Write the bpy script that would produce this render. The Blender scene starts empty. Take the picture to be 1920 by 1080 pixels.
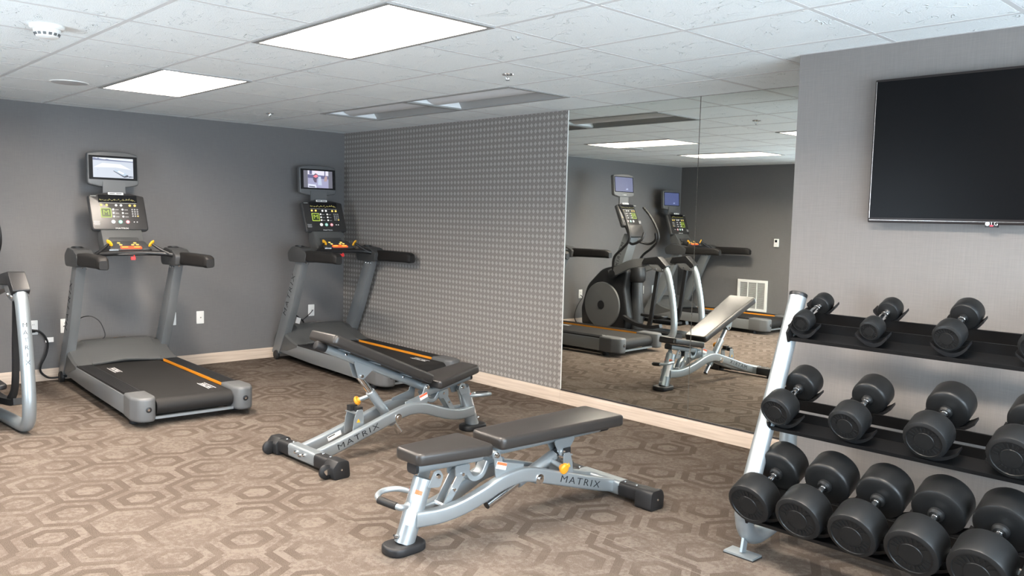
import bpy, bmesh, math, random
from mathutils import Vector, Matrix
random.seed(7)
R = math.radians
sc = bpy.context.scene
COL = sc.collection

# ------------------------------------------------------------------ camera
W_PX = 1920.0
F_PX = 1564.7
CAM = Vector((7.9977, -4.9865, 1.5111))
RIGHT = Vector((0.68553, 0.72764, 0.02427))
DOWN = Vector((0.07740, -0.03969, -0.99621))
FWD = Vector((-0.72392, 0.68481, -0.08353))
cam_d = bpy.data.cameras.new('camera')
cam_d.sensor_width = 36.0
cam_d.lens = F_PX / W_PX * 36.0
cam_d.clip_start = 0.05
cam = bpy.data.objects.new('camera', cam_d)
COL.objects.link(cam)
m3 = Matrix((RIGHT, -DOWN, -FWD)).transposed()
cam.matrix_world = Matrix.Translation(CAM) @ m3.to_4x4()
sc.camera = cam

# ------------------------------------------------------------------ daylight and exposure
world = bpy.data.worlds.new('sky')
sc.world = world
world.use_nodes = True
bg = world.node_tree.nodes['Background']
bg.inputs[0].default_value = (0.72, 0.87, 1.0, 1)
bg.inputs[1].default_value = SKY_STRENGTH = 11.5
sc.view_settings.view_transform = 'Standard'
sc.view_settings.look = 'None'
sc.view_settings.gamma = 1.0
sc.view_settings.use_curve_mapping = False
sc.view_settings.exposure = 1.02
LAMP_STRENGTH = 52.0          # lit troffer lenses

# room measures (metres): x away from the treadmill wall, y=0 the mirror wall
H = 2.388
X1 = 9.7
Y0 = -6.30
PX, PY = 5.797, -0.886        # corner of the column wall
T = 0.6096
GX, GY = 1.407, -3.572        # ceiling grid origin
WIN1 = (-5.9, -1.2, 0.25, 2.10)   # y0,y1,z0,z1 in the wall x=X1
WIN2 = (3.3, 4.7, 0.30, 1.90)     # x0,x1,z0,z1 in the wall y=Y0

def portal(name, loc, rot, sx, sy):
    d = bpy.data.lights.new(name, 'AREA')
    d.shape = 'RECTANGLE'; d.size = sx; d.size_y = sy
    d.cycles.is_portal = True
    o = bpy.data.objects.new(name, d); COL.objects.link(o)
    o.location = loc; o.rotation_euler = rot
portal('daylight_portal', (X1 + .1, (WIN1[0]+WIN1[1])/2, (WIN1[2]+WIN1[3])/2), (R(90), 0, R(90)), WIN1[1]-WIN1[0], WIN1[3]-WIN1[2])
portal('daylight_portal', ((WIN2[0]+WIN2[1])/2, Y0 - .1, (WIN2[2]+WIN2[3])/2), (R(90), 0, 0), WIN2[1]-WIN2[0], WIN2[3]-WIN2[2])

# ------------------------------------------------------------------ materials
class NT:
    def __init__(self, name):
        self.m = bpy.data.materials.new(name); self.m.use_nodes = True
        self.t = self.m.node_tree; self.p = self.t.nodes['Principled BSDF']
    def n(self, typ, **kw):
        o = self.t.nodes.new(typ)
        for k, v in kw.items(): setattr(o, k, v)
        return o
    def put(self, sock, v):
        if isinstance(v, bpy.types.NodeSocket): self.t.links.new(v, sock)
        else: sock.default_value = v
    def math(self, op, a, b=0.0, c=0.0, clamp=False):
        o = self.n('ShaderNodeMath', operation=op, use_clamp=clamp)
        self.put(o.inputs[0], a); self.put(o.inputs[1], b); self.put(o.inputs[2], c)
        return o.outputs[0]
    def vec(self, op, a, b=(0, 0, 0)):
        o = self.n('ShaderNodeVectorMath', operation=op)
        self.put(o.inputs[0], a); self.put(o.inputs[1], b)
        return o.outputs[1] if op in ('LENGTH', 'DOT_PRODUCT', 'DISTANCE') else o.outputs[0]
    def mix(self, f, a, b):
        o = self.n('ShaderNodeMix', data_type='RGBA')
        self.put(o.inputs[0], f); self.put(o.inputs[6], a); self.put(o.inputs[7], b)
        return o.outputs[2]
    def vmix(self, f, a, b):
        o = self.n('ShaderNodeMix', data_type='VECTOR')
        self.put(o.inputs[0], f); self.put(o.inputs[4], a); self.put(o.inputs[5], b)
        return o.outputs[1]
    def coord(self, which='Object'):
        return self.n('ShaderNodeTexCoord').outputs[which]
    def noise(self, vec, scale, detail=3.0, rough=0.5):
        o = self.n('ShaderNodeTexNoise')
        self.put(o.inputs['Vector'], vec); o.inputs['Scale'].default_value = scale
        o.inputs['Detail'].default_value = detail; o.inputs['Roughness'].default_value = rough
        return o.outputs[0]
    def scale(self, vec, s):
        o = self.n('ShaderNodeMapping'); self.put(o.inputs[0], vec); o.inputs['Scale'].default_value = s
        return o.outputs[0]
    def ramp(self, f, lo, hi):
        o = self.n('ShaderNodeMapRange'); self.put(o.inputs[0], f)
        o.inputs[1].default_value = lo; o.inputs[2].default_value = hi
        return o.outputs[0]
    def bump(self, h, strength, dist):
        o = self.n('ShaderNodeBump'); o.inputs['Strength'].default_value = strength
        o.inputs['Distance'].default_value = dist; self.put(o.inputs['Height'], h)
        self.t.links.new(o.outputs[0], self.p.inputs['Normal'])

def c4(c): return (c[0], c[1], c[2], 1.0)
MATS = {}
def mat(name, col, rough=0.5, metal=0.0, spec=0.5, grain=0.0, gscale=120.0, var=0.0, coat=0.0):
    if name in MATS: return MATS[name]
    k = NT(name); p = k.p
    p.inputs['Base Color'].default_value = c4(col)
    p.inputs['Roughness'].default_value = rough
    p.inputs['Metallic'].default_value = metal
    p.inputs['Specular IOR Level'].default_value = spec
    p.inputs['Coat Weight'].default_value = coat
    if grain or var:
        n = k.noise(k.coord(), gscale, 4.0)
        if grain: k.bump(n, grain, 0.002)
        if var:
            k.put(p.inputs['Base Color'], k.mix(n, c4([x*(1-var) for x in col]), c4([min(1, x*(1+var)) for x in col])))
    MATS[name] = k.m
    return k.m
def emit(name, col, s):
    if name in MATS: return MATS[name]
    k = NT(name)
    k.p.inputs['Base Color'].default_value = (0.02, 0.02, 0.02, 1)
    k.p.inputs['Emission Color'].default_value = c4(col)
    k.p.inputs['Emission Strength'].default_value = s
    MATS[name] = k.m
    return k.m

def make_wall_paint(name='grey_linen_wallcovering', g=(1, 1, 1)):
    k = NT(name); co = k.coord()
    a = k.noise(k.scale(co, (260, 260, 9)), 1.0, 3.0)
    b = k.noise(k.scale(co, (10, 10, 300)), 1.0, 3.0)
    s = k.math('ADD', k.math('MULTIPLY', a, 0.5), k.math('MULTIPLY', b, 0.5))
    f = k.ramp(s, 0.30, 0.70)
    k.put(k.p.inputs['Base Color'], k.mix(f, (0.222*g[0], 0.220*g[1], 0.221*g[2], 1), (0.270*g[0], 0.266*g[1], 0.266*g[2], 1)))
    k.p.inputs['Roughness'].default_value = 0.62
    k.p.inputs['Specular IOR Level'].default_value = 0.35
    k.bump(s, 0.25, 0.001)
    return k.m
def make_diamond_paper():
    k = NT('diamond_pattern_wallcovering'); co = k.coord()
    sp = k.n('ShaderNodeSeparateXYZ'); k.put(sp.inputs[0], co)
    u = k.math('SUBTRACT', k.math('FRACT', k.math('ADD', k.math('DIVIDE', sp.outputs[0], 0.0500), 100.15)), 0.5)
    v = k.math('SUBTRACT', k.math('FRACT', k.math('ADD', k.math('DIVIDE', sp.outputs[2], 0.0515), 100.0)), 0.5)
    a = k.math('ADD', k.math('ABSOLUTE', u), k.math('ABSOLUTE', v))
    inside = k.math('LESS_THAN', a, 0.375)
    d = k.math('ABSOLUTE', k.math('SUBTRACT', u, v))
    gap = k.math('LESS_THAN', k.math('ABSOLUTE', k.math('SUBTRACT', d, 0.14)), 0.035)
    f = k.math('MULTIPLY', inside, k.math('SUBTRACT', 1.0, k.math('MULTIPLY', gap, 0.85)))
    n = k.noise(k.scale(co, (300, 300, 60)), 1.0, 3.0)
    base = k.mix(k.ramp(n, 0.35, 0.65), (0.190, 0.172, 0.160, 1), (0.240, 0.219, 0.205, 1))
    k.put(k.p.inputs['Base Color'], k.mix(f, base, (0.49, 0.465, 0.44, 1)))
    k.put(k.p.inputs['Metallic'], k.math('MULTIPLY', f, 0.35))
    k.put(k.p.inputs['Roughness'], k.math('SUBTRACT', 0.5, k.math('MULTIPLY', f, 0.12)))
    k.p.inputs['Specular IOR Level'].default_value = 0.4
    return k.m
def make_carpet():
    k = NT('patterned_taupe_carpet'); co = k.coord()
    D = 0.335; S = (2*D*math.cos(R(30)), D, 1.0); O = (S[0]/2, S[1]/2, 0)
    p = k.vec('ADD', co, (-4.161 + 60*S[0], 3.447 + 60*S[1], 0))
    p = k.vec('MULTIPLY', p, (1, 1, 0))
    def cell(q):
        r = k.vec('DIVIDE', q, S)
        r = k.vec('FLOOR', k.vec('ADD', r, (0.5, 0.5, 0)))
        return k.vec('MULTIPLY', r, (S[0], S[1], 0))
    ca = cell(p); cb = k.vec('ADD', cell(k.vec('SUBTRACT', p, O)), O)
    pick = k.math('LESS_THAN', k.vec('DISTANCE', p, cb), k.vec('DISTANCE', p, ca))
    c = k.vmix(pick, ca, cb)
    d = k.vec('SUBTRACT', p, c)
    sd = k.n('ShaderNodeSeparateXYZ'); k.put(sd.inputs[0], d)
    ang = k.math('ARCTAN2', sd.outputs[1], sd.outputs[0])
    sec = k.math('ROUND', k.math('DIVIDE', k.math('SUBTRACT', ang, R(30)), R(60)))
    th = k.math('ADD', k.math('MULTIPLY', sec, R(60)), R(30))
    dr = k.n('ShaderNodeCombineXYZ')
    k.put(dr.inputs[0], k.math('COSINE', th)); k.put(dr.inputs[1], k.math('SINE', th))
    h = k.vec('DOT_PRODUCT', d, dr.outputs[0])
    mid = k.vec('ADD', c, k.vec('MULTIPLY', dr.outputs[0], (D/2, D/2, 0)))
    def rnd(v):
        w = k.n('ShaderNodeTexWhiteNoise', noise_dimensions='3D')
        k.put(w.inputs[0], k.vec('FLOOR', k.vec('ADD', k.vec('MULTIPLY', v, (37.0, 37.0, 0)), (0.37, 0.29, 0.5))))
        return w.outputs[0]
    edge = k.math('MULTIPLY', k.math('GREATER_THAN', h, D/2 - 0.021), k.math('LESS_THAN', rnd(mid), 0.66))
    ring = k.math('MULTIPLY', k.math('MULTIPLY', k.math('GREATER_THAN', h, 0.064), k.math('LESS_THAN', h, 0.108)),
                  k.math('LESS_THAN', rnd(c), 0.86))
    dark = k.math('MULTIPLY', k.math('MAXIMUM', edge, ring), k.ramp(k.noise(co, 2.2, 3.0), 0.30, 0.55))
    fleck = k.noise(k.scale(co, (1.0, 1.0, 1)), 34.0, 7.0, 0.78)
    big = k.noise(co, 5.0, 2.0)
    lightf = k.ramp(k.math('ADD', k.math('MULTIPLY', fleck, 0.7), k.math('MULTIPLY', big, 0.3)), 0.46, 0.55)
    speck = k.noise(co, 330.0, 2.0)
    col = k.mix(lightf, (0.113, 0.090, 0.075, 1), (0.166, 0.138, 0.117, 1))
    col = k.mix(dark, col, (0.085, 0.066, 0.054, 1))
    col = k.mix(k.ramp(speck, 0.45, 0.75), col, k.mix(0.45, col, (0.28, 0.24, 0.205, 1)))
    sp = k.n('ShaderNodeSeparateXYZ'); k.put(sp.inputs[0], co)
    seam = k.math('LESS_THAN', k.math('ABSOLUTE', k.math('ADD', sp.outputs[1], 1.98)), 0.0025)
    seam = k.math('MULTIPLY', seam, k.math('GREATER_THAN', sp.outputs[0], 5.0))
    col = k.mix(k.math('MULTIPLY', seam, 0.4), col, (0.3, 0.26, 0.22, 1))
    k.put(k.p.inputs['Base Color'], col)
    k.p.inputs['Roughness'].default_value = 0.95
    k.p.inputs['Specular IOR Level'].default_value = 0.0
    k.bump(k.noise(co, 260.0, 3.0), 0.5, 0.003)
    bn = [l.from_socket for l in k.t.links if l.to_socket == k.p.inputs['Normal']][0]
    nap = k.vec('NORMALIZE', k.vec('ADD', bn, (0.14, 0.36, 0.0)))     # pile leans one way
    k.put(k.p.inputs['Normal'], nap)
    return k.m
def make_tile():
    k = NT('textured_ceiling_tile'); co = k.coord()
    oi = k.n('ShaderNodeObjectInfo').outputs['Random']
    off = k.n('ShaderNodeCombineXYZ'); k.put(off.inputs[0], k.math('MULTIPLY', oi, 37.0)); k.put(off.inputs[1], k.math('MULTIPLY', oi, 91.0))
    q = k.vec('ADD', co, off.outputs[0])
    warp = k.n('ShaderNodeTexNoise'); k.put(warp.inputs['Vector'], q); warp.inputs['Scale'].default_value = 4.0
    q2 = k.vec('ADD', k.scale(q, (2.6, 6.5, 1)), k.vec('MULTIPLY', warp.outputs[1], (3.0, 3.0, 0)))
    st = k.noise(q2, 1.6, 2.0)
    ridge = k.ramp(k.math('ABSOLUTE', k.math('SUBTRACT', st, 0.42)), 0.0, 0.012)
    gr = k.noise(q, 150.0, 3.0)
    hgt = k.math('ADD', k.math('MULTIPLY', k.math('SUBTRACT', 1.0, ridge), 1.9), k.math('MULTIPLY', gr, 0.55))
    k.put(k.p.inputs['Base Color'], k.mix(k.ramp(gr, 0.3, 0.7), (0.79, 0.83, 0.835, 1), (0.89, 0.93, 0.935, 1)))
    k.p.inputs['Roughness'].default_value = 0.9
    k.p.inputs['Specular IOR Level'].default_value = 0.2
    k.bump(hgt, 0.62, 0.011)
    return k.m
def make_wood():
    k = NT('pale_wood_baseboard'); co = k.coord()
    n = k.noise(k.scale(co, (2.5, 2.5, 60)), 1.0, 4.0)
    k.put(k.p.inputs['Base Color'], k.mix(k.ramp(n, 0.35, 0.65), (0.50, 0.40, 0.32, 1), (0.62, 0.52, 0.43, 1)))
    k.p.inputs['Roughness'].default_value = 0.45
    return k.m
def make_brushed(name, col, rough, metal=1.0):
    k = NT(name); co = k.coord()
    n = k.noise(co, 14.0, 3.0)
    k.p.inputs['Base Color'].default_value = c4(col)
    k.p.inputs['Metallic'].default_value = metal
    k.put(k.p.inputs['Roughness'], k.math('ADD', rough - 0.04, k.math('MULTIPLY', n, 0.08)))
    MATS[name] = k.m
    return k.m
def make_glass():
    k = NT('window_glass')
    tr = k.n('ShaderNodeBsdfTransparent'); gl = k.n('ShaderNodeBsdfGlossy'); gl.inputs['Roughness'].default_value = 0.02
    mx = k.n('ShaderNodeMixShader'); mx.inputs[0].default_value = 0.06
    k.t.links.new(tr.outputs[0], mx.inputs[1]); k.t.links.new(gl.outputs[0], mx.inputs[2])
    k.t.links.new(mx.outputs[0], k.t.nodes['Material Output'].inputs[0])
    return k.m
def make_mirror():
    k = NT('mirror_glass')
    k.p.inputs['Base Color'].default_value = (0.84, 0.86, 0.82, 1)
    k.p.inputs['Metallic'].default_value = 1.0
    k.p.inputs['Roughness'].default_value = 0.0
    return k.m

WALL = make_wall_paint(g=(.745, .695, .655)); WALL_D = make_wall_paint('darker_linen_wallcovering', (.60, .59, .585)); DIAMOND = make_diamond_paper(); CARPET = make_carpet(); TILE = make_tile()  # WALL_D is a darker, more neutral tone of the same linen
WOOD = make_wood(); GLASS = make_glass(); MIRROR = make_mirror()
GRIDM = mat('ceiling_grid_white', (0.66, 0.66, 0.66), 0.5)
WHITE = mat('white_plastic', (0.78, 0.78, 0.76), 0.4)
BLACK = mat('black_plastic', (0.010, 0.010, 0.011), 0.42, grain=0.1, gscale=400)
RUBBER = mat('black_rubber', (0.012, 0.012, 0.013), 0.50, spec=0.4, grain=0.15, gscale=300)
URETH = mat('dumbbell_urethane', (0.0085, 0.009, 0.0095), 0.42, spec=0.32, grain=0.06, gscale=90)
BLKMET = mat('black_powder_coat', (0.006, 0.006, 0.0065), 0.40, spec=0.35, grain=0.2, gscale=500)
FOAM = mat('black_foam_grip', (0.010, 0.009, 0.0085), 0.55, spec=0.35, grain=0.2, gscale=350)
GREYP = mat('grey_plastic', (0.105, 0.107, 0.109), 0.42, grain=0.06, gscale=500)
DKGREY = mat('dark_grey_plastic', (0.045, 0.046, 0.047), 0.42, grain=0.06, gscale=500)
HOODM = mat('graphite_hood_plastic', (0.075, 0.077, 0.077), 0.40, grain=0.05, gscale=500)
CONS = mat('console_charcoal', (0.026, 0.025, 0.025), 0.33)
SILVER = make_brushed('silver_frame_paint', (0.33, 0.365, 0.385), 0.36, 0.65)
STEELP = make_brushed('steel_grey_frame_paint', (0.25, 0.263, 0.272), 0.40, 0.50)
CHROME = make_brushed('chrome', (0.80, 0.80, 0.80), 0.10)
BELT = mat('black_running_belt', (0.014, 0.013, 0.0125), 0.6, spec=0.35, grain=0.4, gscale=600)
GOLD = mat('gold_strip', (0.72, 0.27, 0.02), 0.38)
YELLOW = mat('yellow_grip', (0.72, 0.36, 0.015), 0.40)
ORANGE = mat('orange_knob', (0.75, 0.30, 0.02), 0.35)
RED = mat('red_plastic', (0.62, 0.03, 0.03), 0.4)
STOPM = emit('stop_bar_lit', (1.0, 0.09, 0.015), 0.9)
STOPY = emit('stop_bar_yellow_lit', (1.0, 0.50, 0.06), 1.0)
VINYL = mat('charcoal_vinyl_pad', (0.026, 0.0235, 0.022), 0.34, grain=0.10, gscale=420)
TEXTD = mat('dark_print', (0.012, 0.013, 0.015), 0.6, spec=0.2)
TEXTL = mat('white_print', (0.82, 0.82, 0.80), 0.5)
STICK = mat('white_sticker', (0.80, 0.78, 0.76), 0.45)
STICKR = mat('red_sticker_band', (0.72, 0.13, 0.05), 0.45)
SCREEN = mat('dark_screen', (0.006, 0.006, 0.007), 0.12, spec=0.6)
TVGLASS = mat('television_screen', (0.003, 0.003, 0.0035), 0.30, spec=0.08)
TVBEZ = mat('television_bezel', (0.012, 0.008, 0.0075), 0.35, spec=0.35)
WHT_BTN = emit('white_button', (0.9, 0.9, 0.88), 0.55)
GRN_BTN = emit('green_button_ring', (0.25, 0.75, 0.6), 0.5)
RED_BTN = emit('red_button_ring', (0.9, 0.25, 0.3), 0.5)
YEL_BTN = emit('yellow_button', (0.95, 0.70, 0.16), 0.6)
LIME = emit('lime_logo', (0.52, 0.70, 0.08), 0.55)
LIMEDK = mat('lime_logo_dark', (0.05, 0.07, 0.02), 0.4)

# ------------------------------------------------------------------ mesh helpers
def frame(origin, xa, ya):
    xa = Vector(xa).normalized(); ya = Vector(ya); za = xa.cross(ya).normalized(); ya = za.cross(xa)
    m = Matrix((xa, ya, za)).transposed().to_4x4()
    return Matrix.Translation(Vector(origin)) @ m

def rpoly(pts, r, n=4):
    out = []; N = len(pts)
    for i in range(N):
        p = Vector(pts[i][:2]); a = Vector(pts[i-1][:2]); b = Vector(pts[(i+1) % N][:2])
        rr = pts[i][2] if len(pts[i]) > 2 else r
        da = (a-p); db = (b-p); la = da.length; lb = db.length; da.normalize(); db.normalize()
        ang = da.angle(db); t = min(rr/max(1e-6, math.tan(ang/2)), la*.49, lb*.49)
        if rr <= 0 or t < 1e-6: out.append((p.x, p.y)); continue
        p0 = p+da*t; p1 = p+db*t
        for k in range(n+1):
            s = k/n
            q = p0*(1-s)**2 + p*2*s*(1-s) + p1*s*s
            out.append((q.x, q.y))
    return out
def ellipse(rx, ry, n=24): return [(rx*math.cos(2*math.pi*i/n), ry*math.sin(2*math.pi*i/n)) for i in range(n)]
def inset(poly, d):
    N = len(poly); out = []
    area = sum(poly[i][0]*poly[(i+1) % N][1]-poly[(i+1) % N][0]*poly[i][1] for i in range(N))
    sg = 1 if area > 0 else -1
    for i in range(N):
        a = Vector(poly[i-1]); p = Vector(poly[i]); b = Vector(poly[(i+1) % N])
        e1 = (p-a); e2 = (b-p)
        if e1.length < 1e-9: e1 = e2
        if e2.length < 1e-9: e2 = e1
        e1.normalize(); e2.normalize()
        n1 = Vector((-e1.y, e1.x))*sg; n2 = Vector((-e2.y, e2.x))*sg
        nn = n1+n2
        if nn.length < 1e-6: nn = n1
        nn.normalize(); k = max(0.5, nn.dot(n1))
        q = p+nn*(d/k); out.append((q.x, q.y))
    return out

class MB:
    def __init__(self, M=None):
        self.bm = bmesh.new(); self.M = M or Matrix.Identity(4)
    def v(self, co): return self.bm.verts.new(self.M @ Vector(co))
    def _bev(self, faces, b, seg=2, minang=20):
        if b <= 0: return
        es = set()
        for f in faces: es.update(f.edges)
        es = [e for e in es if len(e.link_faces) == 2 and e.calc_face_angle(0) > R(minang)]
        bmesh.ops.bevel(self.bm, geom=es, offset=b, segments=seg, affect='EDGES', profile=0.5, clamp_overlap=True)
    def rings(self, rings, cap=True, closed=True):
        vs = [[self.v(p) for p in r] for r in rings]; fs = []
        n = len(vs[0])
        for a, b in zip(vs[:-1], vs[1:]):
            for i in range(n if closed else n-1):
                j = (i+1) % n
                try: fs.append(self.bm.faces.new((a[i], a[j], b[j], b[i])))
                except ValueError: pass
        if cap:
            for r, rev in ((vs[0], True), (vs[-1], False)):
                try: fs.append(self.bm.faces.new(list(reversed(r)) if rev else r))
                except ValueError: pass
        return fs
    def box(self, c, s, bev=0, seg=2, rot=None):
        x, y, z = [q/2 for q in s]
        old = self.M
        self.M = old @ Matrix.Translation(Vector(c)) @ (rot.to_4x4() if rot else Matrix.Identity(4))
        fs = self.rings([[(-x, -y, -z), (x, -y, -z), (x, y, -z), (-x, y, -z)], [(-x, -y, z), (x, -y, z), (x, y, z), (-x, y, z)]])
        self.M = old; self._bev(fs, bev, seg); return self
    def prism(self, poly, lo, hi, bev=0, seg=2, plane='xz', minang=20):
        f = {'xz': lambda a, b, w: (a, w, b), 'xy': lambda a, b, w: (a, b, w), 'yz': lambda a, b, w: (w, a, b)}[plane]
        fs = self.rings([[f(a, b, lo) for a, b in poly], [f(a, b, hi) for a, b in poly]])
        bmesh.ops.recalc_face_normals(self.bm, faces=fs)
        self._bev(fs, bev, seg, minang); return self
    def plate(self, poly, t, r=0.0, n=3):
        """outline in local xy, thickness t along +z, rounded rims of radius r"""
        rg = []
        if r > 0:
            for k in range(n+1):
                a = R(90)*k/n; rg.append([(x, y, r-r*math.sin(a)) for x, y in inset(poly, r*(1-math.cos(a)))][:])
            rg = [[(x, y, r-r*math.cos(R(90)*k/n)) for x, y in inset(poly, r*(1-math.sin(R(90)*k/n)))] for k in range(n+1)]
            rg += [[(x, y, t-r+r*math.sin(R(90)*k/n)) for x, y in inset(poly, r*(1-math.cos(R(90)*k/n)))] for k in range(n+1)]
        else:
            rg = [[(x, y, 0) for x, y in poly], [(x, y, t) for x, y in poly]]
        fs = self.rings(rg); bmesh.ops.recalc_face_normals(self.bm, faces=fs); return self
    def tube(self, path, r, n=12, prof=None, up=None, cap=True, smooth=0):
        P = [Vector(p) for p in path]
        if smooth: P = spline(P, smooth)
        N = len(P); rs = r if isinstance(r, (list, tuple)) else [r]*N
        if len(rs) != N: rs = [rs[0]+(rs[-1]-rs[0])*i/(N-1) for i in range(N)]
        prof = prof or [(math.cos(2*math.pi*i/n), math.sin(2*math.pi*i/n)) for i in range(n)]
        T0 = (P[1]-P[0]).normalized()
        u = Vector(up) if up else (Vector((0, 0, 1)) if abs(T0.z) < .9 else Vector((1, 0, 0)))
        rg = []
        for i in range(N):
            t = (P[min(i+1, N-1)]-P[max(i-1, 0)]).normalized()
            k = 1.0
            if 0 < i < N-1:
                c = (P[i]-P[i-1]).normalized().dot(t); k = 1.0/max(.6, c)
            s = t.cross(u).normalized(); u2 = s.cross(t).normalized()
            if not up: u = u2
            rg.append([P[i]+s*(a*rs[i])+u2*(b*rs[i]) for a, b in prof])
        self.rings(rg, cap); return self
    def cyl(self, a, b, r, r2=None, n=18, bev=0):
        a = Vector(a); b = Vector(b); r2 = r if r2 is None else r2
        if bev <= 0: return self.tube([a, b], [r, r2], n)
        d = (b-a); L = d.length; d.normalize()
        return self.tube([a, a+d*bev*.3, a+d*bev, b-d*bev, b-d*bev*.3, b], [r-bev, r-bev*.3, r, r2, r2-bev*.3, r2-bev], n)
    def lathe(self, prof, o, axis, n=24):
        o = Vector(o); ax = Vector(axis).normalized()
        s = ax.cross(Vector((0, 0, 1)) if abs(ax.z) < .9 else Vector((1, 0, 0))).normalized(); t = ax.cross(s)
        self.rings([[o+ax*h+(s*math.cos(2*math.pi*i/n)+t*math.sin(2*math.pi*i/n))*max(r, 1e-4) for i in range(n)] for r, h in prof])
        return self
    def face(self, pts):
        self.bm.faces.new([self.v(p) for p in pts]); return self
    def build(self, name, m, parent=None, ang=38):
        bmesh.ops.recalc_face_normals(self.bm, faces=self.bm.faces)
        me = bpy.data.meshes.new(name); self.bm.to_mesh(me); self.bm.free()
        for q in (m if isinstance(m, (list, tuple)) else [m]): me.materials.append(q)
        for p in me.polygons: p.use_smooth = True
        me.set_sharp_from_angle(angle=R(ang))
        o = bpy.data.objects.new(name, me); COL.objects.link(o)
        if parent: o.parent = parent
        return o
def spline(P, n):
    P = [Vector(p) for p in P]; out = []
    Q = [P[0]*2-P[1]]+P+[P[-1]*2-P[-2]]
    for i in range(1, len(Q)-2):
        p0, p1, p2, p3 = Q[i-1:i+3]
        for k in range(n):
            t = k/n
            out.append(0.5*((2*p1)+(p2-p0)*t+(2*p0-5*p1+4*p2-p3)*t*t+(3*p1-p0-3*p2+p3)*t**3))
    out.append(P[-1]); return out
def bx(name, c, s, m, parent=None, bev=0, rot=None): return MB().box(c, s, bev, rot=rot).build(name, m, parent)

def tag(o, label=None, cat=None, group=None, kind=None):
    if label: o['label'] = label
    if cat: o['category'] = cat
    if group: o['group'] = group
    if kind: o['kind'] = kind
    return o
def empty(name, loc, rz=0.0):
    o = bpy.data.objects.new(name, None); COL.objects.link(o)
    o.location = loc; o.rotation_euler = (0, 0, rz); o.empty_display_size = 0.1
    return o
def copy_tree(o, parent=None):
    c = o.copy(); COL.objects.link(c); c.parent = parent
    for ch in list(o.children): copy_tree(ch, c)
    return c
TXT = {}
def text(s, size, M, m, parent, name='lettering', stretch=1.0, depth=0.0006, space=1.0):
    key = (s, size, stretch, m.name, space)
    if key not in TXT:
        cu = bpy.data.curves.new('t', 'FONT'); cu.body = s; cu.size = size; cu.extrude = depth
        cu.align_x = 'CENTER'; cu.align_y = 'CENTER'; cu.space_character = space; cu.offset = -size*.012; cu.resolution_u = 2
        to = bpy.data.objects.new('t', cu); COL.objects.link(to)
        bpy.context.view_layer.update()
        me = bpy.data.meshes.new_from_object(to.evaluated_get(bpy.context.evaluated_depsgraph_get()))
        bpy.data.objects.remove(to); bpy.data.curves.remove(cu)
        me.transform(Matrix.Diagonal((stretch, 1, 1, 1)))
        me.materials.clear(); me.materials.append(m); TXT[key] = me
    o = bpy.data.objects.new(name, TXT[key]); COL.objects.link(o)
    o.parent = parent; o.matrix_local = M
    return o
def px_plane(u, v, ax, val):
    d = RIGHT*((u-960)/F_PX)+DOWN*((v-540)/F_PX)+FWD
    t = (val-CAM[ax])/d[ax]
    return CAM+d*t

# ------------------------------------------------------------------ the room
def struct(o): return tag(o, kind='structure')
TH = 0.15
struct(MB().box(((X1)/2, Y0/2, -0.05), (X1+.3, -Y0+.3, 0.1)).build('floor', CARPET))
wb = struct(bx('wall_back', (-TH/2, Y0/2, H/2), (TH, -Y0+2*TH, H), WALL_D))
# mirror wall: patterned paper
wr = struct(bx('wall_right', (PX/2+.2, TH/2, H/2), (PX+.4, TH, H), DIAMOND))
wc = struct(bx('wall_column', ((PX+X1)/2, PY/2, H/2), (X1-PX, -PY, H), WALL, bev=0.003))
def wall_with_window(name, axis, pos, a0, a1, win, m=None):
    w0, w1, z0, z1 = win
    b = MB()
    for (p, q, r, s) in ((a0, w0, 0, H), (w1, a1, 0, H), (w0, w1, 0, z0), (w0, w1, z1, H)):
        if axis == 0: b.box((pos, (p+q)/2, (r+s)/2), (TH, q-p, s-r))
        else: b.box(((p+q)/2, pos, (r+s)/2), (q-p, TH, s-r))
    return struct(b.build(name, m or WALL))
wall_with_window('wall_front', 0, X1+TH/2, Y0-TH, PY, WIN1)
wall_with_window('wall_left', 1, Y0-TH/2, 0, X1, WIN2, WALL_D)
def window(name, axis, pos, win):
    w0, w1, z0, z1 = win
    P = (lambda a, z: (pos, a, z)) if axis == 0 else (lambda a, z: (a, pos, z))
    S = (lambda a, z, d: (d, a, z)) if axis == 0 else (lambda a, z, d: (a, d, z))
    e = struct(empty(name, P((w0+w1)/2, z0)))
    def add(nm, c, s, m):
        o = bx(nm, Vector(c)-e.location, s, m, e); return o
    for z in (z0+.03, z1-.03): add('window_frame', P((w0+w1)/2, z), S(w1-w0, .06, .08), WHITE)
    n = 4 if w1-w0 > 2 else 1
    for i in range(n+1):
        a = w0+.03+(w1-w0-.06)*i/n
        add('window_frame', P(a, (z0+z1)/2), S(.06, z1-z0-.12, .08), WHITE)
    for i in range(n):
        a = w0+.03+(w1-w0-.06)*(i+.5)/n
        add('pane', P(a, (z0+z1)/2), S((w1-w0-.06)/n-.06, z1-z0-.12, .008), GLASS)
window('window_1', 0, X1+TH*.6, WIN1)
window('window_2', 1, Y0-TH*.6, WIN2)
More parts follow.
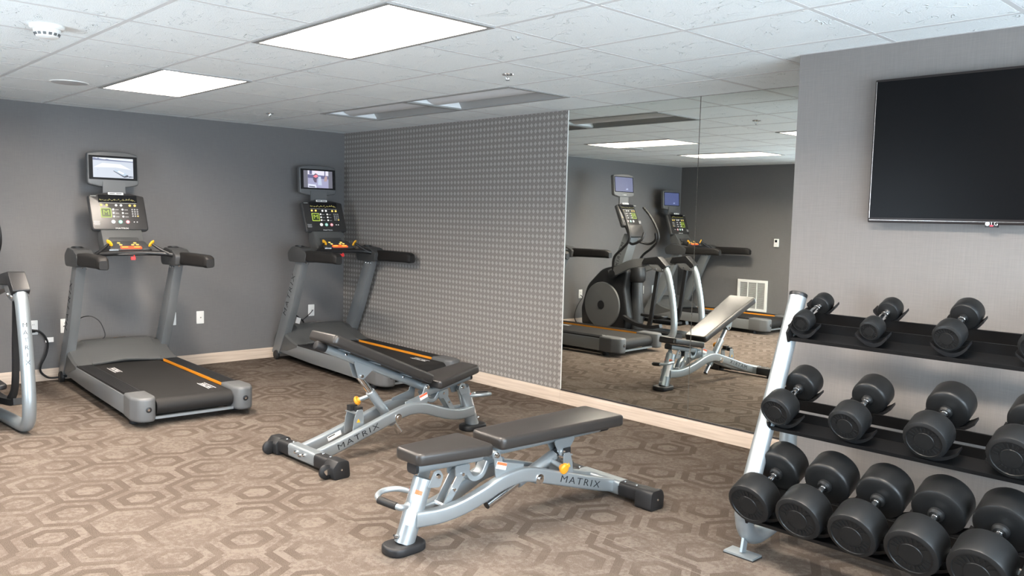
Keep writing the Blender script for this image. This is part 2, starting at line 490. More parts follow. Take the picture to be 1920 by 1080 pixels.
# baseboards
def board(name, p0, p1, nrm):
    p0 = Vector(p0); p1 = Vector(p1); n = Vector(nrm)
    prof = [(0, 0), (.014, 0), (.014, .082), (.009, .094), (.006, .104), (0, .104)]
    b = MB(); b.rings([[p+n*a+Vector((0, 0, z)) for a, z in prof] for p in (p0, p1)])
    return struct(b.build(name, WOOD))
board('baseboard_back', (0, Y0, 0), (0, -.014, 0), (1, 0, 0))
board('baseboard_right', (0, 0, 0), (3.345, 0, 0), (0, -1, 0))
board('baseboard_mirror', (3.347, 0, 0), (PX, 0, 0), (0, -1, 0))
board('baseboard_column', (PX, PY, 0), (X1, PY, 0), (0, -1, 0))
board('baseboard_left', (.014, Y0, 0), (X1, Y0, 0), (0, 1, 0))

# ceiling: slab above, T-bar grid, one object per tile
xs = [GX+T*i for i in range(-3, 15)]; ys = [GY+T*i for i in range(-5, 7)]
LIGHTS = [(b, a, True) for a in (1, -2) for b in (0, 4, 8)] + [(0, 4, False), (2, 4, False)]   # grid column, row, lit
LCELL = {(b+k, a) for b, a, _ in LIGHTS for k in (0, 1)}
ceil = struct(bx('ceiling', (X1/2, Y0/2, H+.24), (X1+.3, -Y0+.3, .06), mat('plenum_grey', (.3, .3, .3), .9)))
ceil_inv = Vector((0, 0, 0))
tile_me = {}
def add_tile(x0, x1, y0, y1):
    w, d = round(x1-x0, 3), round(y1-y0, 3)
    if w < .03 or d < .03: return
    if (w, d) not in tile_me:
        b = MB(); g = .0105
        b.rings([[(s*(w/2-g-.006), t*(d/2-g-.006), 0) for s, t in ((-1, -1), (1, -1), (1, 1), (-1, 1))],
                 [(s*(w/2-g), t*(d/2-g), .006) for s, t in ((-1, -1), (1, -1), (1, 1), (-1, 1))],
                 [(s*(w/2-g+.006), t*(d/2-g+.006), .018) for s, t in ((-1, -1), (1, -1), (1, 1), (-1, 1))]])
        o = b.build('tile', TILE, ceil, ang=20); tile_me[(w, d)] = o.data
    else:
        o = bpy.data.objects.new('tile', tile_me[(w, d)]); COL.objects.link(o); o.parent = ceil
    o.location = ((x0+x1)/2, (y0+y1)/2, H)
for i in range(-3, 15):
    for j in range(-5, 7):
        if (i, j) in LCELL: continue
        x0, x1 = max(0, GX+T*i), min(X1, GX+T*(i+1)); y0, y1 = max(Y0, GY+T*j), min(0, GY+T*(j+1))
        if x1-x0 < .03 or y1-y0 < .03: continue
        if x0 >= PX-.02 and y1 > PY+.05 and y0 >= PY: continue
        if x0 >= PX-.02 and y1 > PY: y1 = PY
        add_tile(x0, x1, y0, y1)
in_light = lambda i, j: (i, j) in LCELL
for j in range(-5, 7):                      # main runners along x
    y = GY+T*j
    if not (Y0 < y < 0): continue
    x1 = PX if y > PY else X1
    bx('grid_bar', (x1/2, y, H+.004), (x1, .024, .010), GRIDM, ceil)
for i in range(-3, 15):                     # cross tees along y
    x = GX+T*i
    if not (0 < x < X1): continue
    for j in range(-5, 7):
        if (i, j) in LCELL and (i-1, j) in LCELL and not ((i, j) in {(b, a) for b, a, _ in LIGHTS}): continue
        y0, y1 = max(Y0, GY+T*j), min(0, GY+T*(j+1))
        if x > PX: y1 = min(y1, PY)
        if y1-y0 < .05: continue
        bx('grid_bar', (x, (y0+y1)/2, H+.0045), (.024, y1-y0-.024, .010), GRIDM, ceil)
for (c, s) in (((X1/2, Y0+.011, H+.002), (X1, .022, .006)), ((.011, Y0/2, H+.002), (.022, -Y0-.05, .006)), ((PX/2, -.011, H+.002), (PX, .022, .006)), (((PX+X1)/2, PY-.011, H+.002), (X1-PX, .022, .006))):
    bx('wall_angle', c, s, GRIDM, ceil)

# ceiling light troffers
PANM = mat('troffer_shaded_enamel', (0.30, 0.295, 0.285), 0.45)  # white enamel greyed: shade and weaker reflector glow put into the colour
LENS = emit('lit_troffer_lens', (1.0, 0.88, 0.76), LAMP_STRENGTH)
LENSOFF = mat('unlit_troffer_lens', (0.60, 0.60, 0.60), 0.5)
def make_troffer(lit):
    e = empty('ceiling_light', (0, 0, H))
    L, Wd = 2*T-.004, T-.004
    fr = MB()
    for s in (-1, 1):
        fr.box((0, s*(Wd/2-.014), .0), (L, .028, .012)); fr.box((s*(L/2-.014), 0, .0), (.028, Wd-.056, .012))
    fr.build('frame', PANM, e)
    # curved reflectors either side of a hanging basket; profile across the width
    hw = Wd/2-.028
    prof = []
    for k in range(9):
        a = k/8; prof.append((hw-(hw-.13)*a, .006+.150*math.sin(a*R(90))))
    for s in (-1, 1):
        b = MB(); b.rings([[(x, s*y, z) for y, z in prof]+[(x, s*y, z+.004) for y, z in reversed(prof)] for x in (-L/2+.028, L/2-.028)])
        b.build('reflector', PANM, e)
    b = MB(); b.box((0, 0, .166), (L-.056, .27, .008)); b.build('pan', PANM, e)
    for s in (-1, 1):
        b = MB(); pe = [(-hw, .006)]+[(-y, z) for y, z in prof]+[(y, z) for y, z in reversed(prof)]
        b.prism(pe[1:], s*(L/2-.028)-.002, s*(L/2-.028)+.002, plane='yz'); b.build('end_plate', mat('troffer_end_daylit', (.82, .84, .85), .4), e)  # paler than the reflectors: window light on the ends painted in
    bt = .158 if lit else .100
    bk = [(.125*math.cos(R(180)+R(180)*i/14), bt+(.075 if lit else .098)*math.sin(R(180)+R(180)*i/14)) for i in range(15)]
    if not lit: bk = [(-.125, .16)]+bk+[(.125, .16)]; bk = bk[1:-1]
    b = MB(); b.prism(bk, -L/2+.05, L/2-.05, plane='yz'); b.build('lens', LENS if lit else LENSOFF, e)
    return e
tl = make_troffer(True); tu = make_troffer(False)
LL = {(0, 1): 'lit recessed ceiling light above the treadmill with the bright beach picture',
      (4, 1): 'large lit recessed ceiling light at the top centre of the photo',
      (8, 1): 'lit recessed ceiling light in front of the large black television',
      (0, -2): 'lit recessed ceiling light nearest the wall vent, seen in the mirror',
      (4, -2): 'lit recessed ceiling light in the middle of the row furthest from the mirror',
      (8, -2): 'lit recessed ceiling light furthest from the treadmills, by the window wall'}
usedl = {True: False, False: False}
for b, a, lit in LIGHTS:
    src = tl if lit else tu
    o = src if not usedl[lit] else copy_tree(src); usedl[lit] = True
    o.location = (GX+T*(b+1), GY+T*(a+.5), H)
    lab = LL.get((b, a)) or ('unlit recessed ceiling light nearer the treadmill wall' if b == 0 else 'unlit recessed ceiling light nearer the mirror')
    tag(o, lab, 'ceiling light', 'recessed ceiling lights')

# mirrors
def mirror(name, x0, x1, label):
    e = empty(name, ((x0+x1)/2, 0, .112)); L = x1-x0; Hm = H-.112-.004
    MB().box((0, -.006, Hm/2), (L-.003, .006, Hm), bev=.0012, seg=1).build('mirror_glass', MIRROR, e)
    bx('channel', (0, -.0055, .001), (L, .013, .012), mat('bronze_channel', (.10, .09, .085), .35, .6), e)
    bx('edge_strip', (-L/2-.002, -.007, Hm/2), (.006, .012, Hm), mat('white_edge_trim', (.75, .74, .72), .4), e) if x0 < 4 else None
    return tag(e, label, 'mirror', 'wall mirrors')
mirror('wall_mirror', 3.350, 4.597, 'tall wall mirror panel beside the diamond-patterned wall')
mirror('wall_mirror', 4.600, PX-.003, 'tall wall mirror panel beside the dumbbell rack')

# ceiling fittings
def px_ceiling(u, v): return px_plane(u, v, 2, H)
c = px_ceiling(88, 48)
e = empty('smoke_detector', (c.x, c.y, H)); tag(e, 'round white smoke detector on the ceiling', 'smoke detector')
MB().lathe([(.0, 0), (.078, 0), (.078, -.012), (.07, -.02), (.0, -.02)], (0, 0, 0), (0, 0, 1), 28).build('base', WHITE, e)
MB().lathe([(.062, -.02), (.06, -.03), (.048, -.055), (.035, -.06), (0, -.06)], (0, 0, 0), (0, 0, 1), 28).build('sensor_head', WHITE, e)
sl = None
for i in range(14):
    a = 2*math.pi*i/14
    rot = Matrix.Rotation(a, 3, 'Z') @ Matrix.Rotation(R(25), 3, 'Y')
    p = Matrix.Rotation(a, 3, 'Z') @ Vector((.0545, 0, -.044))
    bx('slot', p, (.004, .014, .013), mat('slot_dark', (.12, .12, .12), .6), e, rot=rot)
c = px_ceiling(130, 154.5)
e = empty('ceiling_speaker', (c.x, c.y, H)); tag(e, 'flat round speaker grille set in a ceiling tile', 'speaker')
MB().lathe([(0, .004), (.115, .004), (.115, -.004), (.105, -.006), (0, -.006)], (0, 0, 0), (0, 0, 1), 36).build('grille', mat('speaker_grey', (.50, .50, .50), .6, grain=.5, gscale=500), e)
MB().lathe([(.116, .004), (.124, .004), (.124, -.005), (.116, -.005), (.116, .004)], (0, 0, 0), (0, 0, 1), 36).build('rim', WHITE, e)
for (u, v, lab) in ((952, 139, 'ceiling sprinkler head nearer the mirror'), (506, 212.5, 'ceiling sprinkler head nearer the treadmill wall')):
    c = px_ceiling(u, v)
    e = empty('sprinkler_head', (c.x, c.y, H)); tag(e, lab, 'sprinkler', 'ceiling sprinklers')
    MB().lathe([(0, 0), (.036, 0), (.034, -.006), (.012, -.009), (0, -.009)], (0, 0, 0), (0, 0, 1), 20).build('escutcheon', CHROME, e)
    b = MB(); b.tube([(-.012, 0, -.008), (-.014, 0, -.022), (0, 0, -.036)], .003, 6); b.tube([(.012, 0, -.008), (.014, 0, -.022), (0, 0, -.036)], .003, 6); b.cyl((0, 0, -.008), (0, 0, -.034), .003, n=6); b.build('yoke', CHROME, e)
    MB().lathe([(0, -.036), (.014, -.036), (.014, -.038), (0, -.038)], (0, 0, 0), (0, 0, 1), 14).build('deflector', CHROME, e)

# ------------------------------------------------------------------ wall fittings
def outlet(y, z, label, kind='duplex'):
    e = empty('wall_outlet', (0, y, z)); tag(e, label, 'outlet', 'wall outlets')
    MB(frame((0.0, 0, 0), (0, 1, 0), (0, 0, 1))).plate(rpoly([(-.037, -.062), (.037, -.062), (.037, .062), (-.037, .062)], .006), .006, .002).build('cover_plate', WHITE, e)
    if kind == 'duplex':
        for s in (-1, 1):
            f = MB(frame((.005, 0, s*.022), (0, 1, 0), (0, 0, 1))).plate(rpoly([(-.017, -.014), (.017, -.014), (.017, .014), (-.017, .014)], .008), .003, .001).build('socket', WHITE, e)
            for t in (-.006, .006): bx('slot', (.0082, t, s*.022+.003), (.0012, .003, .009), BLACK, f)
    else:
        MB().cyl((.005, 0, 0), (.018, 0, 0), .006, n=10).build('jack', CHROME, e)
    return e
outlet(-3.082, .472, 'white duplex outlet with a thick black cord plugged in')
outlet(-2.83, .470, 'white wall plate half hidden by the beach-picture treadmill post')
outlet(-1.893, .470, 'white duplex outlet beside the right post of the beach-picture treadmill')
outlet(-1.62, .467, 'white cable jack plate alone on the wall between two treadmills', 'jack')
outlet(-.40, .467, 'white wall plate with a thin wire behind the corner treadmill', 'jack')
outlet(-3.95, .45, 'white outlet behind the elliptical, seen in the mirror')
outlet(-5.38, .45, 'white outlet near the far treadmill, left of a plugged-in one')
outlet(-5.66, .45, 'white outlet with a plug behind the far treadmill')
def P(u, v, x): return px_plane(u, v, 0, x)
e = empty('power_cord', (0, 0, 0)); e.location = (.05, -3.0, 0); tag(e, 'thick black power cord hanging from the outlet by the elliptical', 'cord')
pts = [P(59, 621, .02), P(66, 620, .05), P(74, 622, .06), P(84, 631, .06), P(89.5, 645, .06), P(86, 665, .06), P(77, 684, .06), P(76, 696, .06), P(85, 705, .07), P(97, 708.5, .10)]
o0 = e.location.copy()
MB().tube([p-o0 for p in pts]+[Vector((.14, -2.86, .045))-o0], .009, 8, smooth=5).build('cable', BLACK, e)
MB().cyl(pts[0]-o0+Vector((-.01, 0, 0)), pts[0]-o0+Vector((.03, .02, .002)), .018, .012, 10, .003).build('plug', BLACK, e)
MB().box(P(93, 637, .06)-o0, (.004, .062, .042), bev=.001).build('label_tag', STICK, e)
e = empty('signal_cable', (.2, -2.75, .35)); o0 = e.location.copy(); tag(e, 'thin black cable arching from the wall plate to the treadmill hood', 'cable')
MB().tube([p-o0 for p in [P(119, 612, .01), P(143, 601, .08), P(157, 594, .14), P(172, 593.5, .18), P(185, 601, .2), P(193, 614, .21), P(197, 630, .22)]]+[Vector((.235, -2.62, .345))-o0], .0042, 7, smooth=5).build('wire', BLACK, e)
e = empty('signal_cable', (.15, -.5, .35)); o0 = e.location.copy(); tag(e, 'thin black wire from the wall plate to the corner treadmill hood', 'cable')
MB().tube([p-o0 for p in [P(587, 581, .008), P(582, 587, .03), P(575, 594, .06), P(567, 602, .10)]]+[Vector((.20, -.56, .345))-o0], .0042, 7, smooth=5).build('wire', BLACK, e)
e = empty('power_cord', (.18, -.65, .35)); o0 = e.location.copy(); tag(e, 'black cord with a white tag behind the corner treadmill', 'cord')
MB().tube([p-o0 for p in [P(545, 588, .26), P(553, 590, .24), P(561, 596, .22), P(568, 602, .2)]]+[Vector((.20, -.60, .345))-o0], .0075, 7, smooth=5).build('cable', BLACK, e)
MB().box(P(559, 601, .24)-o0, (.006, .05, .062), bev=.001, rot=Matrix.Rotation(R(-18), 3, 'X')).build('label_tag', STICK, e)
e = empty('power_cord', (.05, -3.95, .2)); o0 = e.location.copy(); tag(e, 'thin black cord drooping from the outlet behind the elliptical', 'cord')
MB().tube([Vector(p)-o0 for p in [(.01, -3.95, .43), (.06, -3.93, .40), (.09, -3.80, .30), (.09, -3.74, .14), (.12, -3.8, .03), (.22, -3.85, .012), (.30, -3.87, .02)]], .006, 7, smooth=5).build('cable', BLACK, e)
e = empty('power_cord', (.05, -5.66, .2)); o0 = e.location.copy(); tag(e, 'black cord with a white tag behind the far treadmill', 'cord')
MB().tube([Vector(p)-o0 for p in [(.01, -5.66, .43), (.06, -5.66, .43), (.08, -5.60, .38), (.08, -5.52, .25), (.08, -5.49, .12), (.09, -5.50, .05)]], .008, 7, smooth=5).build('cable', BLACK, e)
MB().box(Vector((.085, -5.58, .36))-o0, (.006, .05, .07), bev=.001).build('label_tag', STICK, e)
# return-air vent and thermostat on the left wall (seen in the mirror)
e = empty('wall_vent', (1.37, Y0, .20)); tag(e, 'white return-air grille low on the wall, seen in the mirror', 'vent')
vw, vh = .50, .47
bx('backing', (0, .003, vh/2), (vw-.06, .004, vh-.06), mat('vent_dark', (.30, .30, .30), .7), e)
for s in (-1, 1):
    bx('frame', (s*(vw/2-.02), .010, vh/2), (.04, .016, vh), WHITE, e, bev=.003)
    bx('frame', (0, .010, vh/2+s*(vh/2-.02)), (vw-.08, .016, .04), WHITE, e, bev=.003)
for s in (-1, 1): bx('divider', (s*.075, .012, vh/2), (.012, .014, vh-.08), WHITE, e)
nl = 22; sl = None
for k in range(nl):
    z = .05+(vh-.10)*(k+.5)/nl
    if sl is None:
        sl = bx('louver', (0, 0, 0), (vw-.08, .012, .004), mat('vent_louver', (.62, .62, .60), .5), e, rot=Matrix.Rotation(R(35), 3, 'X')); o = sl
    else:
        o = bpy.data.objects.new('louver', sl.data); COL.objects.link(o); o.parent = e
    o.location = (0, .010, z)
e = empty('thermostat', (1.73, Y0, 1.24)); tag(e, 'small white thermostat on the wall, seen in the mirror', 'thermostat')
MB(frame((0, 0, 0), (-1, 0, 0), (0, 0, 1))).plate(rpoly([(-.036, -.06), (.036, -.06), (.036, .06), (-.036, .06)], .008), .026, .004).build('housing', WHITE, e)
bx('display', (0, .0262, .026), (.036, .002, .036), SCREEN, e)

# ------------------------------------------------------------------ television on the column wall
e = empty('television', (6.84, PY, 1.533)); tag(e, 'large black flat television mounted on the grey column wall', 'television')
TW, THt = 1.225, .675
MB(frame((0, -.035, THt/2), (1, 0, 0), (0, 0, 1))).plate(rpoly([(-TW/2, -THt/2), (TW/2, -THt/2), (TW/2, THt/2), (-TW/2, THt/2)], .006), .034, .004).build('housing', TVBEZ, e)
bx('screen', (0, -.0700, THt/2+.006), (TW-.022, .003, THt-.034), TVGLASS, e)
ch = mat('bezel_bright_edge', (.45, .42, .40), .25, .8)
bx('edge_trim', (-TW/2+.008, -.0705, THt/2+.006), (.0022, .002, THt-.03), ch, e)
bx('edge_trim', (0, -.0705, .0115), (TW-.016, .002, .0015), ch, e)
text('LG', .024, frame((-.055, -.0700, .0035), (1, 0, 0), (0, 0, 1)), TEXTL, e, name='logo')
MB().lathe([(0, 0), (.009, 0), (.009, .001), (0, .001)], (-.083, -.0692, .0035), (0, -1, 0), 16).build('logo_disc', TEXTL, e)
MB().box((-.068, -.060, -.006), (.05, .02, .012), bev=.003).build('sensor', BLACK, e)
MB().box((-.066, -.0705, -.005), (.012, .003, .006)).build('standby_light', emit('red_led', (1, .02, .06), 1.2), e)
bx('wall_mount', (0, -.018, .36), (.5, .036, .3), BLKMET, e)

# ------------------------------------------------------------------ treadmills (local x = away from the wall, y = across)
def disc(M, r, t, m, name, parent, n=18, ry=None):
    return MB(M).plate(ellipse(r, ry or r, n), t).build(name, m, parent)
def console(parent, org, up, w=.46, h=.33):
    """dark console slab: faces +x, leaning back"""
    F = frame(org, (0, 1, 0), up)
    hw, hh = w/2, h/2
    out = rpoly([(-hw+.004, -hh, .03), (hw+.004, -hh, .03), (hw-.006, hh-.015, .02), (hw*.45, hh+.012, .2), (-hw*.45, hh+.012, .2), (-hw-.004, hh-.015, .02)], .02, 5)
    o = MB(F @ Matrix.Translation((0, 0, -.06))).plate(out, .05, .012).build('console', DKGREY, parent)
    face = MB(F @ Matrix.Translation((0, 0, -.013))).plate(inset(out, .006), .010, .003).build('face_panel', CONS, o)
    z = -.0028
    def at(a, b, dz=0): return F @ Matrix.Translation((a, b, z+dz))
    MB(at(0, .118)).plate(rpoly([(-.157, -.035), (.157, -.035), (.157, .035), (-.157, .035)], .004), .002).build('display', SCREEN, o)
    lcd = mat('lcd_lettering', (.55, .50, .12), .4)
    random.seed(3)
    dm = MB(at(0, 0, .0021))
    for i in range(34):
        a = -.145+i*.0086; hgt = random.choice((.006, .010, .014, .004)); b0 = .096+random.random()*.014
        dm.box((a, b0+hgt/2, 0), (.004, hgt, .0006))
    dm.build('display_readout', emit('lcd_glow', (.75, .68, .20), .35), o)
    MB(at(0, .084, .0004)).box((0, 0, 0), (.30, .012, .001)).build('caption_strip', mat('caption_grey', (.25, .25, .25), .5), o)
    for a, m in ((-.138, YEL_BTN), (-.094, YEL_BTN), (-.018, WHT_BTN), (.022, WHT_BTN), (.094, YEL_BTN), (.135, YEL_BTN)):
        disc(at(a, .060), .0105, .003, m, 'button', o, 14)
    lg = MB(at(-.105, -.010)).plate(rpoly([(-.042, -.042), (.042, -.042), (.042, .042), (-.042, .042)], .006), .0025).build('logo_square', LIME, o)
    MB(at(-.105, -.010, .002)).plate(rpoly([(-.036, -.036), (.036, -.036), (.036, .036), (-.036, .036)], .004), .0015).build('logo_field', LIMEDK, lg)
    text('M', .066, at(-.105, -.010, .0042), LIME, lg, name='logo_letter', stretch=1.1)
    for a in (-.045, .030):
        for b in (.022, -.010, -.042):
            disc(at(a, b), .0085, .003, WHT_BTN, 'button', o, 12)
            MB(at(a+.03, b-.002)).box((0, 0, .0005), (.028, .007, .001)).build('button_caption', mat('caption_grey', (.25, .25, .25), .5), o)
    for i in range(3):
        for j in range(4):
            disc(at(.110+i*.021, .024-j*.020), .007, .0025, YEL_BTN if (i, j) == (2, 3) else mat('key_grey', (.30, .30, .30), .4), 'key', o, 10)
    for a, m in ((-.055, WHT_BTN), (.003, GRN_BTN), (.062, RED_BTN)):
        k = disc(at(a, -.09), .0165, .003, m, 'round_button', o, 20)
        disc(at(a, -.09, .003), .0105, .001, mat('button_white', (.8, .8, .8), .4), 'button_face', k, 16)
    for a in (.115, .140): disc(at(a, -.09), .005, .002, WHT_BTN, 'button', o, 8)
    for i in range(4): MB(at(-.187, -.088-.010*i)).box((0, 0, .0004), (.05-.006*(i % 2), .0035, .0008)).build('caption_line', mat('caption_light', (.5, .5, .5), .5), o)
    text('MATRIX', .020, at(.010, -.150, .001), TEXTL, o, stretch=1.5)
    text('MATRIX', .011, at(-.192, .140, .001), TEXTL, o, stretch=1.2)
    MB(F @ Matrix.Translation((-.01, hh+.002, -.004))).plate(rpoly([(-.062, -.010), (.062, -.010), (.062, .010), (-.062, .010)], .003), .003).build('badge', TEXTL, o)
    for k in range(2): MB(F @ Matrix.Translation((-.038+.055*k, hh+.002, -.0005))).box((0, 0, 0), (.045, .007, .001)).build('badge_lettering', TEXTD, o)
    return o
def small_tv(parent, org, up, w=.42, h=.31):
    F = frame(org, (0, 1, 0), up); hw, hh = w/2, h/2
    out = rpoly([(-hw, -hh+.022, .03), (-hw*.5, -hh, .25), (hw*.5, -hh, .25), (hw, -hh+.022, .03), (hw, hh-.02, .025), (hw*.5, hh, .25), (-hw*.5, hh, .25), (-hw, hh-.02, .025)], .03, 4)
    o = MB(F @ Matrix.Translation((0, 0, -.055))).plate(out, .055, .012).build('small_television', GREYP, parent)
    MB(F @ Matrix.Translation((0, .012, -.001))).plate(rpoly([(-hw+.012, -.104), (hw-.012, -.104), (hw-.012, .104), (-hw+.012, .104)], .004), .002).build('screen', SCREEN, o)
    text('MATRIX', .012, F @ Matrix.Translation((-.01, -hh+.026, .001)), TEXTL, o, stretch=1.3)
    disc(F @ Matrix.Translation((.035, -hh+.026, 0)), .004, .0015, WHT_BTN, 'power_light', o, 10)
    return o, F
def make_treadmill():
    t = empty('treadmill', (0, 0, 0))
    for s in (-1, 1):
        # chassis rail
        MB().prism(rpoly([(.16, .085), (.16, .175), (.40, .195), (1.95, .190), (1.95, .052), (.9, .062)], .02), s*.415 if s < 0 else .335, -.335 if s < 0 else .415, bev=.008).build('side_rail', STEELP, t)
        st = MB(); st.box((1.29, s*.350, .198), (1.36, .116, .018), bev=.003)
        for k in range(6): st.box((1.29, s*(.308+.0165*k), .2055), (1.34, .008, .006), bev=.002, seg=1)
        st.build('side_step', RUBBER, t)
        bx('accent_strip', (1.30, s*.2905, .193), (1.40, .003, .022), GOLD, t)
        # rear end cap
        cap = rpoly([(1.92, .275, .01), (2.13, .275, .03), (2.215, .30, .05), (2.215, .40, .09), (2.10, .438, .05), (1.92, .425, .01)], .02, 5)
        M = Matrix.Diagonal((1, s, 1, 1)) @ Matrix.Translation((0, 0, .045))
        o = MB(M).plate(cap, .172, .022, 4).build('end_cap', GREYP, t)
        b = MB(); b.lathe([(0, .0), (.020, .0), (.020, .004), (.014, .006), (0, .006)], (2.212, s*.345, .135), (1, 0, 0), 18); b.build('adjuster_socket', BLACK, o)
        b = MB(); b.lathe([(0, 0), (.008, 0), (.008, .003), (0, .003)], (2.217, s*.345, .135), (1, 0, 0), 10); b.build('adjuster_bolt', CHROME, o)
        # transport wheel and rear foot
        MB().lathe([(0, -.018), (.040, -.018), (.048, -.010), (.048, .010), (.040, .018), (0, .018)], (.17, s*.425, .048), (0, 1, 0), 22).build('wheel', RUBBER, t)
        MB().cyl((1.98, s*.37, 0), (1.98, s*.37, .055), .035, .03, 16, .006).build('foot', RUBBER, t)
        # upright
        up = rpoly([(.060, .062, .02), (.210, .062, .02), (.365, .31, .25), (.50, .54, .5), (.735, 1.05, .01), (.605, 1.05, .01), (.315, .52, .6)], .02, 7)
        o = MB().prism(up, min(s*.352, s*.425), max(s*.352, s*.425), bev=.012).build('upright', STEELP, t)
        phi = math.atan2(.40, .20)
        if s < 0: F = frame((.455, -.4256, .69), (math.cos(phi), 0, math.sin(phi)), (-math.sin(phi), 0, math.cos(phi)))
        else: F = frame((.445, .4256, .69), (-math.cos(phi), 0, -math.sin(phi)), (math.sin(phi)*-1, 0, math.cos(phi)))
        if s < 0: text('MATRIX', .085, F, TEXTD, o, stretch=1.25, space=1.35)
        for k in (.62, .665, .715):
            MB().lathe([(0, 0), (.008, 0), (.006, .004), (0, .005)], (k, s*.3515, 1.012-.0*k), (0, -s, 0), 10).build('screw', CHROME, o)
        MB().lathe([(0, 0), (.009, 0), (.007, .004), (0, .005)], (.735, s*.385, 1.028), (.9, 0, -.4), 10).build('screw', CHROME, o)
        # shoulder casting on top of the upright
        sh = rpoly([(.50, 1.03, .05), (.84, 1.035, .02), (.86, 1.125, .03), (.75, 1.17, .05), (.58, 1.185, .08), (.47, 1.12, .06)], .03, 4)
        o = MB().prism(sh, min(s*.315, s*.455), max(s*.315, s*.455), bev=.028, seg=3).build('arm_bracket', DKGREY, t)
        MB().lathe([(.046, 0), (.046, .012), (.039, .014), (.037, -.004), (0, -.004)], (.60, s*.385, 1.176), (.1, 0, 1), 20).build('cup_holder', BLACK, o)
        # padded armrest
        pr = rpoly([(-.052, -.058), (.050, -.050), (.046, .050), (-.046, .055)], .028, 4)
        b = MB(); ring = []
        for x, k, dz in ((.80, .80, 0), (.815, .97, 0), (.85, 1.0, 0), (1.10, .98, .002), (1.34, .93, .003), (1.385, .85, -.004), (1.405, .62, -.012)):
            ring.append([(x, s*(.402-.00*x)+s*a*k, 1.098+dz+b_*k) for a, b_ in pr])
        b.rings(ring); b.build('armrest', FOAM, t)
        # lever with yellow thumb grip
        o = MB().tube([(.77, s*.29, 1.135), (.74, s*.24, 1.165), (.70, s*.175, 1.215)], [.017, .014, .010], 10, smooth=4).build('lever', BLACK, t)
        MB(frame((.695, s*.165, 1.222), (0, s*.45, .55), (.5, -s*.5, .5))).plate(ellipse(.034, .017, 18), .014, .005).build('thumb_grip', YELLOW, o)
    # belt over its deck
    bp = [(.42, .188)]+[(2.105+.058*math.sin(R(180)*k/10), .130+.058*math.cos(R(180)*k/10)) for k in range(11)]+[(.42, .072)]
    belt = MB().prism(bp, -.272, .272).build('running_belt', BELT, t)
    for (x, y, ang) in ((.86, -.185, R(0)), (1.87, .185, R(180))):
        F = frame((x, y, .1886), (math.cos(ang), math.sin(ang), 0), (-math.sin(ang), math.cos(ang), 0))
        text('MATRIX', .046, F, TEXTL, belt, stretch=1.25, depth=.0004)
        for d in (-.026, .026): MB(F @ Matrix.Translation((0, d, 0))).box((0, 0, 0), (.235, .005, .0008)).build('print_line', TEXTL, belt)
    bx('underframe', (1.15, 0, .085), (1.7, .54, .03), BLACK, t)
    bx('rear_bar', (2.135, 0, .058), (.03, .56, .018), SILVER, t, bev=.004)
    # motor hood: lofted across the width
    secs = []
    for y, top, nose, zb in ((-.418, .30, .60, .19), (-.40, .325, .63, .196), (-.30, .345, .63, .196), (-.275, .362, .575, .205), (0, .368, .545, .222), (.275, .362, .575, .205), (.30, .345, .63, .196), (.40, .325, .63, .196), (.418, .30, .60, .19)):
        secs.append([(.10, y, .09), (.10, y, top-.09), (.16, y, top-.02), (.22, y, top), (.30, y, top-.008), (.38, y, top-.05), (.50, y, zb+(top-.05-zb)*.42), (nose-.012, y, zb+.012), (nose, y, zb), (nose-.004, y, zb-.012), (.40, y, .12)])
    o = MB()
    o.rings(secs); hood = o.build('motor_hood', HOODM, t, ang=28)
    bx('hood_plate', (.235, .03, .371), (.03, .10, .004), CHROME, hood, bev=.001)
    # cross bar, tray, stop bar
    MB().tube([(.80, -.37, 1.118), (.745, -.24, 1.135), (.715, 0, 1.142), (.745, .24, 1.135), (.80, .37, 1.118)], .021, 12, smooth=6).build('cross_bar', BLACK, t)
    F = frame((.645, 0, 1.178), (0, 1, 0), (-.80, 0, .42))
    tray = MB(F).plate(rpoly([(-.165, -.065), (.165, -.065), (.15, .075), (-.15, .075)], .025), .03, .008).build('control_tray', DKGREY, t)
    for a, b in ((-.075, .035), (-.065, .004), (.055, .035), (.068, .006), (.03, .004)):
        disc(F @ Matrix.Translation((a, b, .030)), .013, .004, YEL_BTN, 'button', tray, 14, ry=.010)
    st = MB(F @ Matrix.Translation((.005, -.045, .028))).plate(rpoly([(-.085, -.018), (.085, -.018), (.085, .018), (-.085, .018)], .012), .010, .003).build('stop_bar', STOPM, tray)
    for a in (-.045, .052): MB(F @ Matrix.Translation((.0+a, -.044, .038))).plate(rpoly([(-.026, -.006), (.026, -.006), (.026, .006), (-.026, .006)], .005), .001).build('stop_mark', STOPY, st)
    bx('light_strip', (.705, -.135, 1.166), (.02, .07, .012), CHROME, tray, bev=.003)
    MB().tube([(.735, .018, 1.13), (.74, .016, 1.112), (.742, .010, 1.104)], .004, 6).build('safety_cord', RED, t)
    MB().box((.742, .006, 1.098), (.018, .035, .026), bev=.006).build('safety_clip', RED, t)
    # mast below the console
    MB().prism(rpoly([(.42, 1.14), (.58, 1.15), (.51, 1.24), (.455, 1.325), (.35, 1.36), (.36, 1.22)], .02), -.165, .165, bev=.02, seg=3).build('mast', HOODM, t)
    rk = MB(frame((.52, 0, 1.235), (0, 1, 0), (-.62, 0, .8))).plate(rpoly([(-.12, -.030), (.12, -.030), (.12, .030), (-.12, .030)], .012), .012, .004).build('reading_rack', DKGREY, t)
    MB().prism(rpoly([(.56, 1.115), (.76, 1.12), (.70, 1.175), (.58, 1.19)], .02), -.17, .17, bev=.012).build('cockpit_base', BLACK, t)
    console(t, (.395, 0, 1.482), (-.34, 0, .94))
    bx('television_post', (.255, .0, 1.66), (.018, .185, .16), GREYP, t, bev=.004)
